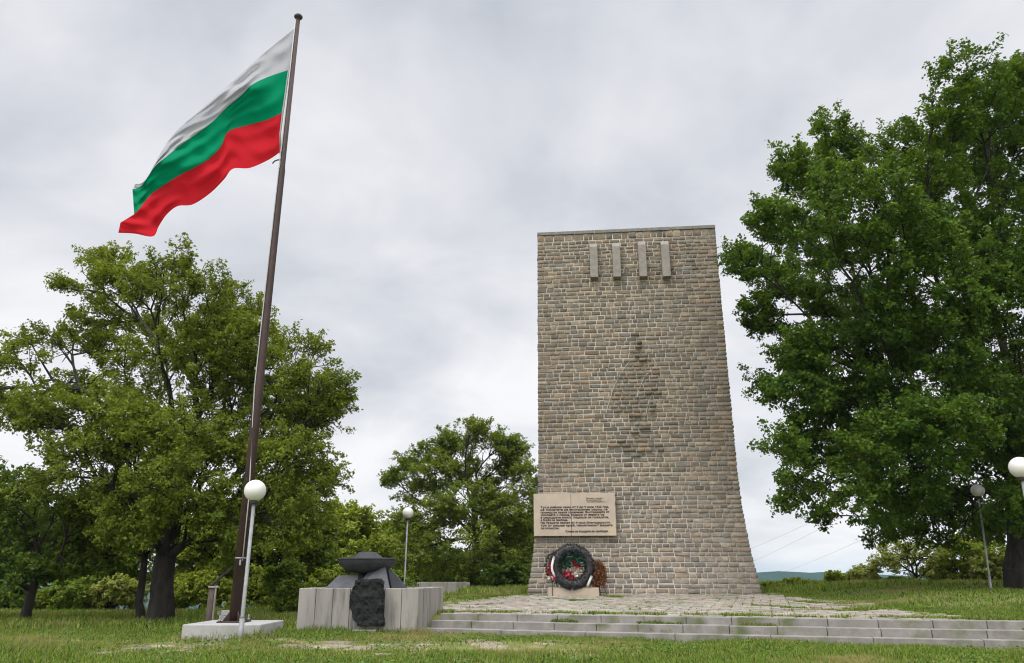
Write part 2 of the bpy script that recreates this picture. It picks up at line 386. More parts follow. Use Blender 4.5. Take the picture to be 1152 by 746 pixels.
n = len(V) - 4; F.append((n, n + 1, n + 2, n + 3))
mesh_np('mortar_core', V, [np.array(F)], M['mortar'], mon)
# relief: outline of a flame and stem on the front, as places of the photograph
def fa(x, y): return face_at(x, y, -0.40)
FL = [fa(*p) for p in ((717, 372), (725, 400), (738, 404), (740, 420), (737, 445), (730, 470), (727, 490), (735, 500), (722, 510), (705, 500), (714, 485), (708, 470), (694, 462), (684, 466), (690, 440), (698, 421), (711, 403))]
def inside(s, z):
    c = False; j = len(FL) - 1
    for i in range(len(FL)):
        if (FL[i][1] > z) != (FL[j][1] > z) and s < (FL[j][0] - FL[i][0]) * (z - FL[i][1]) / (FL[j][1] - FL[i][1]) + FL[i][0]: c = not c
        j = i
    return c
LEDGES = [fa(x, y) for x, y in ((696, 499), (702, 502), (708, 505), (714, 508), (720, 510), (726, 507), (732, 503.5), (738, 503), (744, 503.5), (749, 503), (717, 376), (717, 384), (716, 391), (716.5, 398), (719, 404),
                                (735, 440), (741, 440), (712, 466), (718, 468), (733, 458), (731, 464), (722, 482), (716, 488))]
PEGS = [fa(x, 313)[0] for x in (667.5, 693, 722, 748)]
palette = np.array([(0.225, 0.188, 0.145), (0.205, 0.176, 0.138), (0.19, 0.168, 0.135), (0.245, 0.19, 0.135), (0.178, 0.168, 0.148), (0.155, 0.136, 0.112), (0.265, 0.222, 0.168), (0.205, 0.163, 0.12), (0.195, 0.172, 0.14)])
SV, SF, SC = [], [], []
def stone(P, out, prot, col):
    """P: four corners on the mortar plane counter-clockwise seen from outside; out: outward unit vector"""
    P = [np.array(p, float) for p in P]; c = sum(P) / 4; n = len(SV)
    w_ = np.linalg.norm(P[1] - P[0]); h_ = np.linalg.norm(P[3] - P[0])
    def ring(k, o, j):
        for p in P:
            d = c - p; ex, ez = d[:2] / (np.linalg.norm(d[:2]) + 1e-6), np.sign(d[2])
            q = p.copy(); q[:2] += ex * k * w_ * 0.5 if k * w_ < 0.05 else ex * 0.03; q[2] += ez * min(k * h_, 0.03)
            SV.append(q + out * o + np.array((rng.normal(0, j), rng.normal(0, j), rng.normal(0, j))))
    ring(0.0, -0.045, 0); ring(0.05, prot * 0.5, 0.006); ring(0.2, prot, 0.008)
    SV.append(c + out * (prot + 0.012 + rng.normal(0, 0.006)))
    for a in (0, 4):
        for k in range(4): SF.append((n + a + k, n + a + (k + 1) % 4, n + a + 4 + (k + 1) % 4, n + a + 4 + k))
    for k in range(4): SF.append((n + 8 + k, n + 8 + (k + 1) % 4, n + 12, n + 12))
    SC.extend([col] * 13)
def face_course(h0, h1, fn, L0, L1, out, front=False, quoin=0.0):
    """fn(s, h) -> world point"""
    s = L0; g = 0.016; gh = 0.0165
    while s < L1 - 0.01:
        ln = rng.choice([rng.uniform(0.15, 0.26), rng.uniform(0.24, 0.40), rng.uniform(0.38, 0.62)], p=[0.3, 0.5, 0.2])
        if L1 - s - ln < 0.18: ln = L1 - s
        e = s + ln; hm = (h0 + h1) / 2
        pr = 0.006 + abs(rng.normal(0, 0.011)); col = palette[rng.randint(len(palette))] * rng.uniform(0.8, 1.16) * np.array((1.08, 1.03, 0.955))
        low = sstep(6, 3, hm); grey = col.mean()
        col = col * (1 - 0.25 * low) + (grey * np.array((1.12, 1.0, 0.90))) * 0.25 * low; col = col * (1 + 0.20 * low)
        if front:
            z = TZ + hm; sm = (s + e) / 2
            if inside(sm, z): pr += 0.036
            for (ls, lz) in LEDGES:
                if abs(ls - sm) < ln / 2 + 0.03 and abs(lz - z) < 0.095: pr += 0.075; col = col * 0.93; break
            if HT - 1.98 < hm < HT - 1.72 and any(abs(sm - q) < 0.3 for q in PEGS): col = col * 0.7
        b0, t0 = h0 + gh * rng.uniform(.7, 1.2), h1 - gh * rng.uniform(.7, 1.2)
        stone([fn(s + g * rng.uniform(.6, 1), b0), fn(e - g * rng.uniform(.6, 1), b0 + rng.normal(0, .004)), fn(e - g * rng.uniform(.6, 1), t0 + rng.normal(0, .004)), fn(s + g * rng.uniform(.6, 1), t0)], out, pr, col)
        s = e
E3, N3 = np.array((TE[0], TE[1], 0)), np.array((TN[0], TN[1], 0))
h = -0.25
while h < HT - 0.05:
    ch = rng.uniform(0.145, 0.205)
    if HT - h - ch < 0.14: ch = HT - h
    h1 = h + ch; q = rng.uniform(0.0, 0.035)
    A = hw_((h + h1) / 2)
    face_course(h, h1, lambda s, z: fpt(s, fy_(z), TZ + z), -A - q, A + q, N3, True)
    face_course(h, h1, lambda s, z: fpt(-s, by_(z), TZ + z), -A - q, A + q, -N3)
    mid = (fy_(h) + by_(h)) / 2; hd = (fy_(h) - by_(h)) / 2
    face_course(h, h1, lambda s, z: fpt(hw_(z), mid - (-s), TZ + z) if False else fpt(hw_(z), mid - s, TZ + z), -hd, hd, E3)
    face_course(h, h1, lambda s, z: fpt(-hw_(z), mid + s, TZ + z), -hd, hd, -E3)
    h = h1
SF_ = np.array(SF); quads = SF_[SF_[:, 2] != SF_[:, 3]]; tris = SF_[SF_[:, 2] == SF_[:, 3]][:, :3]
mesh_np('masonry', SV, [quads, tris], M['stone'], mon, col=np.array(SC))
# coping slabs along the top
mb = MB(); s = -hw_(HT) - 0.03; random.seed(4)
ang = math.atan2(TE[1], TE[0])
while s < hw_(HT):
    ln = min(random.uniform(0.7, 1.3), hw_(HT) + 0.03 - s); c = fpt(s + ln / 2, (fy_(HT) + by_(HT)) / 2, TZ + HT + 0.055)
    mb.box(c, (ln - 0.012, DEP + 0.10, 0.15), ang, bevel=0.015); s += ln
mb.build('coping', material('coping_stone', (0.20, 0.19, 0.165), 0.9, (0.13, 0.125, 0.108), 5, bump=0.01, bscale=30), mon)
# four dressed pegs with chamfered tops
for x0, x1, yt, yb in ((663.0, 671.8, 273.4, 312.5), (688.4, 697.2, 272.6, 312.0), (717.5, 726.2, 270.8, 311.6), (743.2, 752.4, 270.6, 311.4)):
    t = -0.10; s0, zt = face_at(x0, yt, t); s1, _ = face_at(x1, yt, t); _, zb = face_at(x0, yb, t); zc = zt - 0.32; sm, hw = (s0 + s1) / 2, (s1 - s0) / 2
    mb = MB(); c = [fpt(0, 0, 0)]
    poly = [(-0.52, zb), (t, zb + 0.02), (t, zc + 0.14), (-0.30, zt + 0.06), (-0.52, zt + 0.06)]
    mb.prism(poly, N3, (0, 0, 1), E3 * (2 * hw), fpt(sm - hw, 0, 0), bevel=0.02); mb.build('peg', M['dressed'], mon)
# the relief's ridges and ledges
mb = MB()
def ridge(pts, r):
    q = [fa(*p) for p in pts]; P = [Vector(fpt(s, fy_(z - TZ) + 0.04, z)) for s, z in q]
    out = []
    for i in range(len(P) - 1):
        for k in range(4): out.append(P[i].lerp(P[i + 1], k / 4))
    out.append(P[-1]); mb.tube([p + Vector((random.uniform(-.01, .01), 0, random.uniform(-.01, .01))) for p in out], r, 6)
ridge(((711, 404), (704, 412), (697.6, 421.5), (692, 432), (688.5, 442), (684, 456), (681.6, 467)), 0.016)
ridge(((735, 403), (738.6, 411), (733, 417), (727, 421.5), (723, 428), (720, 435), (717.5, 444), (716, 452)), 0.016)
ridge(((735, 440), (732, 447), (729.5, 453), (727, 464), (724, 474)), 0.016)
mb.build('relief_ridge', M['mortar'], mon)
# ------------------------------------------------------------------ memorial plaque with its inscription
TP = -0.05
sL, zT = face_at(600.2, 555.6, TP); sR, _ = face_at(691.8, 555.6, TP); _, zB = face_at(600, 603.2, TP); sL += 0.0
pl = thing('memorial_plaque', 'wide beige stone plaque of dark Cyrillic text fixed low on the tower', 'plaque', fpt((sL + sR) / 2, TP, zB))
sM = sL + (sR - sL) * 0.46; mb = MB()
for u0, u1 in ((sL, sM - 0.005), (sM + 0.005, sR)): mb.box(fpt((u0 + u1) / 2, TP - 0.11, (zT + zB) / 2), (u1 - u0, 0.22, zT - zB), ang, bevel=0.012)
mb.build('slab', M['plaque'], pl)
PWd, PHt = sR - sL, zT - zB
def text_mesh(lines, name, mat, parent, bold=0.0):
    """lines: (text, left fraction, right fraction, baseline fraction from the top, cap height in metres)"""
    V, F = [], []
    for txt, f0, f1, fy, cap in lines:
        cu = bpy.data.curves.new('t', 'FONT'); cu.body = txt; cu.size = 1; cu.resolution_u = 2; cu.extrude = 0.004; cu.offset = bold
        ob = bpy.data.objects.new('t', cu); COL.objects.link(ob); bpy.context.view_layer.update()
        me = bpy.data.meshes.new_from_object(ob.evaluated_get(bpy.context.evaluated_depsgraph_get()))
        bpy.data.objects.remove(ob); bpy.data.curves.remove(cu)
        co = np.array([v.co[:] for v in me.vertices]); x0, x1 = co[:, 0].min(), co[:, 0].max(); kx = (f1 - f0) * PWd / (x1 - x0); ky = cap / 0.72
        n = len(V)
        for x, y, z in co: V.append(fpt(sL + f0 * PWd + (x - x0) * kx, TP + 0.006 + z * 1.0, zT - fy * PHt + y * ky))
        F += [[n + i for i in p.vertices] for p in me.polygons]; bpy.data.meshes.remove(me)
    me = bpy.data.meshes.new(name); me.from_pydata(V, [], F); return link(name, me, mat, parent)
b_ = [0.345, 0.405, 0.467, 0.527, 0.588, 0.648, 0.712, 0.775, 0.838]
text_mesh([('Тук в района само от 7 до 9 юни 1923 год.', .085, .92, b_[0], .072), ('на Комитета на въстаналия народ се', .085, .905, b_[1], .072),
           ('проведоха тежки сражения. Въстаниците от', .085, .925, b_[2], .072), ('околията с песни, водени от вярата си', .085, .86, b_[3], .072),
           ('в народната власт, паднаха за правдата,', .085, .915, b_[4], .072), ('в борба за свобода.', .085, .42, b_[5], .072),
           ('На тяхната памет от 9 юни благодарното', .085, .93, b_[6], .072), ('тук от нашия край, паметникът издига', .085, .955, b_[7], .072),
           ('се потомство.', .085, .31, b_[8], .072)], 'inscription', M['letter'], pl, 0.03)
text_mesh([('Слава на борците за свобода!', .385, .90, .915, .072)], 'closing_line', M['letter'], pl, 0.035)
text_mesh([('Вечна памет', .645, .85, .135, .05), ('на загиналите', .645, .83, .175, .045), ('за свободата —', .66, .90, .215, .045)], 'heading', M['letter_faded'], pl, 0.03)

# ------------------------------------------------------------------ wreaths and their stone
WD = 29.35
def wz(x, y, D=WD): return at(x, y, D)
zb = float(plat_z(*wz(645, 670)[:2]))
a0, a1 = wz(617.5, 671), wz(674.5, 671); zt_ = wz(640, 661)[2]
mb = MB(); mb.box(((a0[0] + a1[0]) / 2, WD + 0.2, (zb + zt_) / 2 - 0.05), (a1[0] - a0[0], 0.62, zt_ - zb + 0.1), ang, bevel=0.02)
tag(mb.build('stone_block', M['plaque'], loc=((a0[0] + a1[0]) / 2, WD + 0.2, zb)), 'low pale stone block carrying the dark ring wreath at the tower foot', 'plinth')
rng = np.random.RandomState(31)
def spikes(c, Rr, rr, n, ln, wd, cols, tiltback, sy=1.0, arc=(0, 2 * PI)):
    """a fringe of thin blades round a ring (in the plane x,z leaning back)"""
    th = rng.uniform(arc[0], arc[1], n); ph = rng.uniform(0, 2 * PI, n)
    rad = np.stack([np.cos(th), np.zeros(n), np.sin(th)], 1); ax = np.array((0, -1, 0))
    nr = rad * np.cos(ph)[:, None] + ax * np.sin(ph)[:, None]
    p = rad * Rr + nr * rr * 0.75; d = nr + rng.normal(0, 0.55, (n, 3)); d /= np.linalg.norm(d, axis=1)[:, None]
    sd = np.cross(d, rng.normal(0, 1, (n, 3))); sd /= np.linalg.norm(sd, axis=1)[:, None]
    L_ = ln * rng.uniform(0.6, 1.3, n)[:, None]; W_ = wd * rng.uniform(0.7, 1.3, n)[:, None]
    V = np.stack([p, p + d * L_ * 0.5 + sd * W_, p + d * L_, p + d * L_ * 0.5 - sd * W_], 1).reshape(-1, 3); V[:, 2] *= sy
    V[:, 1] += V[:, 2] * tiltback; V += np.array(c)
    cc = np.repeat(cols[rng.randint(len(cols), size=n)] * rng.uniform(0.7, 1.3, (n, 1)), 4, 0)
    return V, np.arange(n * 4).reshape(-1, 4), cc
def ball_flowers(spots, size, cols, petals=9):
    V, F, C = [], [], []
    for (x, y, z) in spots:
        b = cols[rng.randint(len(cols))]
        for k in range(petals):
            d = rng.normal(0, 1, 3); d[1] = -abs(d[1]) - 0.2; d /= np.linalg.norm(d); sd = np.cross(d, rng.normal(0, 1, 3)); sd /= np.linalg.norm(sd); u = np.cross(sd, d)
            p = np.array((x, y, z)) + d * size * 0.25; n = len(V)
            V += [p, p + (d * 0.5 + sd * 0.55) * size, p + (d * 1.0 + u * 0.2) * size, p + (d * 0.5 - sd * 0.55) * size]; F.append((n, n + 1, n + 2, n + 3)); C += [b * rng.uniform(0.75, 1.25)] * 4
    return np.array(V), np.array(F), np.array(C)
ring_c = wz(644, 637.5); RO = 0.62
wr = thing('ring_wreath', 'big black fringed ring wreath with red and white flowers inside, standing on the stone block', 'wreath', (ring_c[0], WD, zt_))
dark = np.array([(0.028, 0.03, 0.033), (0.045, 0.048, 0.05), (0.02, 0.024, 0.025), (0.06, 0.062, 0.065)])
mb = MB(); mb.tube([(ring_c[0] + RO * math.cos(a), WD + RO * math.sin(a) * 0.12, ring_c[2] + RO * math.sin(a)) for a in np.linspace(0, 2 * PI, 41)], 0.16, 10, False)
core = mb.build('ring_core', M['iron'], wr)
V, F, C = spikes((ring_c[0], WD, ring_c[2]), RO, 0.155, 5200, 0.10, 0.017, dark, 0.12); mesh_np('fringe', V, [F], M['wreath'], wr, col=C)
green_c = np.array([(0.012, 0.06, 0.03), (0.02, 0.085, 0.05), (0.01, 0.035, 0.018)])
V, F, C = spikes((ring_c[0], WD + 0.05, ring_c[2] + 0.1), 0.30, 0.13, 700, 0.2, 0.03, green_c, 0.12, arc=(-0.3, PI + 0.4)); mesh_np('greenery', V, [F], M['wreath'], wr, col=C)
red = np.array([(0.42, 0.02, 0.04), (0.30, 0.012, 0.025), (0.5, 0.05, 0.08)]); white = np.array([(0.62, 0.6, 0.54), (0.5, 0.46, 0.38)]); pink = np.array([(0.55, 0.12, 0.16), (0.6, 0.3, 0.3)])
def px_spots(pts, D): return [wz(x, y, D) + rng.normal(0, 0.03, 3) for x, y in pts]
V, F, C = ball_flowers(px_spots([(645, 634), (647, 636), (649, 638), (640, 647), (643, 649), (637, 645)], WD - 0.06), 0.125, red, 11); mesh_np('red_flowers', V, [F], M['wreath'], wr, col=C)
V, F, C = ball_flowers(px_spots([(653, 640), (637, 641), (641, 648), (649, 648)], WD - 0.08), 0.09, white, 9); mesh_np('white_flowers', V, [F], M['wreath'], wr, col=C)
def ribbon(parent, pts, wd, name='ribbon'):
    P = [Vector(p) for p in pts]; V, F = [], []
    for i, p in enumerate(P):
        t = (P[min(i + 1, len(P) - 1)] - P[max(i - 1, 0)]).normalized(); sd = t.cross(Vector((0, 1, 0.2))).normalized() * wd / 2
        V += [p - sd, p + sd, p + sd + Vector((0, 0.006, 0)), p - sd + Vector((0, 0.006, 0))]
    n = len(P)
    for i in range(n - 1):
        for k in range(4): F.append((i * 4 + k, i * 4 + (k + 1) % 4, i * 4 + 4 + (k + 1) % 4, i * 4 + 4 + k))
    F += [(0, 1, 2, 3), tuple(range(n * 4 - 4, n * 4))]
    mesh_np(name, [tuple(v) for v in V], [np.array(F)], M['ribbon'], parent)
ribbon(wr, [wz(666, 648, WD - .25), wz(664, 652, WD - .28), wz(662.5, 656, WD - .25), wz(661, 660, WD - .22)], 0.09)
# small wreath on the left
c2 = wz(622.5, 638, WD + 0.02)
w2 = thing('oval_wreath', 'narrow wreath of red flowers with a white ribbon, half behind the black ring', 'wreath', (c2[0], WD + .02, zb))
drk = np.array([(0.03, 0.035, 0.025), (0.06, 0.02, 0.02), (0.02, 0.03, 0.02)])
V, F, C = spikes((c2[0] + 0.08, WD + 0.05, c2[2]), 0.24, 0.10, 800, 0.11, 0.02, drk, 0.12, sy=1.5); mesh_np('greenery', V, [F], M['wreath'], w2, col=C)
V, F, C = ball_flowers(px_spots([(618, 643), (620, 647), (622, 650), (617.5, 639), (619, 635), (623, 641), (621, 645)], WD - 0.1), 0.10, red, 8); mesh_np('red_flowers', V, [F], M['wreath'], w2, col=C)
V, F, C = ball_flowers(px_spots([(624, 654), (619, 651)], WD - 0.1), 0.1, white, 8); mesh_np('white_flowers', V, [F], M['wreath'], w2, col=C)
ribbon(w2, [wz(623.5, 626, WD - .2), wz(622, 631, WD - .24), wz(621, 636, WD - .27), wz(621, 641, WD - .26), wz(622.5, 645, WD - .24), wz(624, 649, WD - .2)], 0.08)
mb = MB(); mb.tube([wz(621, 634, WD + .1), (c2[0] - 0.05, WD - 0.1, zb)], 0.012, 6).tube([wz(625, 634, WD + .1), (c2[0] + 0.18, WD - 0.05, zb)], 0.012, 6); mb.build('stand', M['old_wood'], w2)
# dry brown wreath on the right
c3 = wz(672.5, 647, WD + 0.05)
w3 = thing('dry_wreath', 'withered rust brown wreath on thin sticks at the right of the black ring', 'wreath', (c3[0], WD + .05, zb))
rust = np.array([(0.14, 0.055, 0.018), (0.20, 0.10, 0.03), (0.10, 0.035, 0.015), (0.17, 0.05, 0.025)])
V, F, C = spikes((c3[0], WD + 0.02, c3[2]), 0.15, 0.12, 1300, 0.13, 0.022, rust, 0.1, sy=1.5); mesh_np('dry_leaves', V, [F], M['wreath'], w3, col=C)
mb = MB()
for (xa, ya), (xb, yb) in (((672, 652), (676, 664)), ((677, 653), (683, 664)), ((674, 650), (670, 664))): mb.tube([wz(xa, ya, WD + 0.05), wz(xb, yb, WD - 0.1) * (1, 1, 0) + np.array((0, 0, zb))], 0.014, 6)
mb.build('stick', M['old_wood'], w3)

# ------------------------------------------------------------------ concrete enclosure of the flame bowl
def panel_wall(mb, A, B, z0, z1, thick, pw, gap=0.008):
    A, B = Vector((*A, 0)), Vector((*B, 0)); d = (B - A); L_ = d.length; d.normalize(); nrm = Vector((d.y, -d.x, 0)); n = max(1, round(L_ / pw)); p = L_ / n; an = math.atan2(d.y, d.x)
    for i in range(n):
        c = A + d * (p * (i + 0.5)) - nrm * (thick / 2) + nrm * random.uniform(-0.004, 0.004)
        mb.box((c.x, c.y, (z0 + z1) / 2 + random.uniform(-.003, .003)), (p - gap, thick, z1 - z0), an, bevel=0.012)
random.seed(2)
CF = [(-5.06, 19.5), (-2.21, 19.5), (-1.84, 22.1), (-5.06, 22.6)]
encl = thing('concrete_enclosure', 'low board-marked concrete enclosure with streaked panels round the dark bowl', 'wall', (-3.6, 20.8, 0))
mb = MB()
for i in range(4): panel_wall(mb, CF[i], CF[(i + 1) % 4], -0.25, 1.02, 0.16, 0.43)
mb.build('panels', M['concrete'], encl)
mb = MB(); mb.prism([(x * 0.93 - 3.6 * 0.07, y * 0.93 + 20.9 * 0.07) for x, y in CF], (1, 0, 0), (0, 1, 0), (0, 0, 1.24), (0, 0, -0.25)); mb.build('infill', M['concrete'], encl)
# dark crazy drips are in the material; the flame bowl on its splayed base
bx, by = -3.70, 20.75
bowl = thing('flame_bowl', 'wide dark shallow bowl on a splayed four-fin base, standing in the concrete enclosure', 'fire bowl', (bx, by, 0.99))
def wedge(base, top):
    """a splayed slab: footprint polygon and a smaller top polygon with as many corners"""
    n = len(base); m = MB(); m.hull([Vector(p) for p in base + top], [tuple(range(n))[::-1], tuple(range(n, 2 * n))] + [(i, (i + 1) % n, n + (i + 1) % n, n + i) for i in range(n)]); m.build('fin', M['dark_granite'], bowl)
zb0 = 0.985
wedge([(-4.62, 20.15, zb0), (-3.78, 20.05, zb0), (-3.70, 20.75, zb0), (-4.55, 21.2, zb0)], [(-4.36, 20.45, 1.305), (-3.86, 20.40, 1.33), (-3.80, 20.75, 1.36), (-4.30, 20.95, 1.305)])
wedge([(-3.86, 20.0, zb0), (-2.98, 20.0, zb0), (-3.05, 20.55, zb0), (-3.70, 20.7, zb0)], [(-3.62, 20.42, 1.37), (-3.20, 20.40, 1.55), (-3.19, 20.52, 1.55), (-3.60, 20.62, 1.37)])
wedge([(-3.04, 20.78, zb0), (-2.64, 20.95, zb0), (-2.72, 21.3, zb0), (-3.2, 21.2, zb0)], [(-3.22, 20.74, 1.53), (-3.17, 20.72, 1.53), (-3.16, 20.86, 1.53), (-3.3, 20.9, 1.53)])
wedge([(-4.2, 21.3, zb0), (-3.4, 21.4, zb0), (-3.5, 20.95, zb0), (-4.0, 20.9, zb0)], [(-3.95, 21.1, 1.36), (-3.55, 21.1, 1.36), (-3.55, 20.95, 1.36), (-3.9, 20.95, 1.36)])
mb = MB(); mb.lathe([(0.0, 0.362)] + [(0.735 * math.sin(a), 0.362 + 0.345 * (1 - math.cos(a)) ) for a in np.linspace(0.12, PI / 2, 14)] + [(0.75, 0.715), (0.75, 0.735), (0.73, 0.75), (0.0, 0.755)], (bx, by, 0.985), 56); bw = mb.build('bowl', M['bowl'], bowl)
mb = MB(); mb.lathe([(0.40, 0.755), (0.385, 0.775), (0.235, 0.885), (0.215, 0.90), (0.0, 0.905)], (bx, by, 0.985), 40, False); mb.build('cap', M['bowl'], bowl)
# black rough stone in front of the enclosure
def rough_block():
    D = 19.28; outl = [(399.5, 653), (405, 651.6), (420, 651.4), (428, 651.2), (430.5, 656), (431.5, 663), (431.6, 690), (431.3, 704), (420, 704.4), (403, 704.6), (398, 699), (395.5, 691), (392.5, 684), (392.2, 679), (394, 670), (397, 660)]
    P = [at(x, y, D) for x, y in outl]; c = np.mean(P, 0); bm = bmesh.new()
    fr = [bm.verts.new((p[0], D, p[2])) for p in P]; bk = [bm.verts.new((p[0] * .97 + c[0] * .03, D + 0.26, p[2])) for p in P]
    bm.faces.new(fr[::-1]); bm.faces.new(bk); n = len(P)
    for i in range(n): bm.faces.new((fr[i], fr[(i + 1) % n], bk[(i + 1) % n], bk[i]))
    bmesh.ops.triangulate(bm, faces=bm.faces)
    for _ in range(4): bmesh.ops.subdivide_edges(bm, edges=[e for e in bm.edges if e.calc_length() > 0.05], cuts=1, use_grid_fill=True)
    bmesh.ops.triangulate(bm, faces=bm.faces)
    bm.normal_update()
    from mathutils import noise
    for v in bm.verts:
        q = v.co; d = noise.fractal(q * 5.5, 0.8, 2.2, 4) * 0.035 + abs(noise.noise(q * 9 + Vector((3, 1, 2)))) * -0.05
        v.co = q + v.normal * d + Vector((noise.noise(q * 3), 0, noise.noise(q * 3 + Vector((9, 9, 9))))) * 0.012
    me = bpy.data.meshes.new('carved_stone'); bm.to_mesh(me); bm.free()
    tag(link('carved_stone', me, M['black_stone'], loc=(c[0], D + .1, min(p[2] for p in P))), 'rough black carved stone block set against the front of the concrete enclosure', 'stone')
rough_block()
mb = MB(); mb.box((-3.42, 19.36, 0.03), (0.55, 0.22, 0.16), 0, bevel=0.012); tag(mb.build('footing', M['concrete'], loc=(-3.42, 19.36, 0)), 'small concrete footing under the black carved stone', 'footing')

# low retaining wall behind
mb = MB(); panel_wall(mb, (-5.6, 37.2), (-1.98, 38.6), -0.3, 1.03, 0.2, 0.6)
tag(mb.build('low_wall', M['concrete'], loc=(-3.8, 37.9, 0)), 'weathered low concrete wall running behind the terrace towards the small tree', 'wall')

# ------------------------------------------------------------------ flagpole, its block, and the flag
PB = np.array((-5.98, 17.85))
mb = MB(); mb.box((-5.95, 17.87, 0.08), (1.60, 1.72, 0.54), 0, bevel=0.02)
tag(mb.build('concrete_block', M['concrete_pale'], loc=(-5.95, 17.87, 0)), 'square pale concrete base block under the flagpole', 'base')
ptop = at(335.5, 21, 17.85); zp0 = 0.35
fp = thing('flagpole', 'very tall slender brown flagpole bolted to the pale concrete block', 'flagpole', (PB[0], PB[1], zp0))
pbase = Vector((PB[0], PB[1], zp0)); ptv = Vector(ptop)
mb = MB(); mb.tube([pbase.lerp(ptv, t) for t in (0, 0.35, 0.36, 0.7, 0.705, 1)], [0.118, 0.105, 0.092, 0.078, 0.066, 0.055], 20); mb.build('pole', M['pole_brown'], fp)
mb = MB(); mb.lathe([(0.05, -0.02), (0.085, 0.0), (0.115, 0.04), (0.115, 0.07), (0.08, 0.12), (0.0, 0.14)], ptop, 24); mb.build('finial', M['iron'], fp)
mb = MB(); mb.box((PB[0], PB[1], zp0 + 0.015), (0.56, 0.56, 0.03), 0, bevel=0.004)
for a in range(4):
    d = Vector((math.cos(a * PI / 2 + PI / 4), math.sin(a * PI / 2 + PI / 4), 0))
    mb.prism([(0.10, 0.0), (0.27, 0.0), (0.10, 0.22)], d, (0, 0, 1), Vector((-d.y, d.x, 0)) * 0.02, (PB[0], PB[1], zp0 + 0.03))
mb.build('base_plate', M['pole_brown'], fp)
for sx in (-1, 1):
    for sy in (-1, 1):
        mb = MB(); mb.tube([(PB[0] + sx * .23, PB[1] + sy * .23, zp0 + .03), (PB[0] + sx * .23, PB[1] + sy * .23, zp0 + .15)], 0.018, 8).tube([(PB[0] + sx * .23, PB[1] + sy * .23, zp0 + .03), (PB[0] + sx * .23, PB[1] + sy * .23, zp0 + .075)], 0.036, 6); mb.build('bolt', M['galv'], fp)
def on_pole(z, dx=0.0, dy=0.0): p = pbase.lerp(ptv, (z - zp0) / (ptv.z - zp0)); return Vector((p.x + dx, p.y + dy, z))
mb = MB(); mb.tube([on_pole(1.62, 0.08, -0.11), on_pole(3, 0.07, -.10), on_pole(5.5, -0.075, -.09), on_pole(8, -0.075, -.08), on_pole(12.2, -0.06, -.07), on_pole(15.8, -0.05, -.06)], 0.013, 6); mb.build('halyard', M['rope'], fp)
mb = MB(); mb.tube([on_pole(1.66), on_pole(1.69)], 0.124, 20).box(on_pole(1.58, 0.04, -0.125), (0.035, 0.03, 0.12), 0, bevel=0.006); mb.build('clamp', M['galv'], fp)
hk = on_pole(at(316, 180, 17.85)[2])
mb = MB(); mb.tube([hk, hk + Vector((-.12, -.04, -.02)), hk + Vector((-.20, -.05, -.06)), hk + Vector((-.25, -.05, -.13))], 0.018, 8); mb.build('cleat', M['iron'], fp)

rows = [[(331.5, 32), (312, 47.5), (290, 66), (267, 87), (245, 106), (222, 127), (203, 143), (190, 158), (181, 172), (174, 185), (168, 196), (161, 205), (152, 207)],
        [(324, 79), (303, 86), (284, 95), (272, 107), (255, 121), (240, 136), (222, 150), (205, 162), (190, 174), (174, 188), (165, 201), (158, 210), (149, 213)],
        [(317, 127), (300, 135), (278, 141), (257, 148), (249, 164), (236, 178), (220, 188), (204, 196), (188, 206), (172, 217), (162, 228), (155, 237), (151, 241)],
        [(315.5, 171), (302, 180), (281, 189), (262, 190), (252, 202), (237, 217), (217, 230), (200, 232), (188, 241), (179, 254), (172, 266), (152, 263), (133, 262)]]
rows = [np.array(r, float) for r in rows]; half = (rows[2] + rows[3]) / 2; half[-2] = (151, 251); half[-1] = (135.5, 250.5); rows.insert(3, half); KN = [0, 1 / 3, 2 / 3, 5 / 6, 1.0]
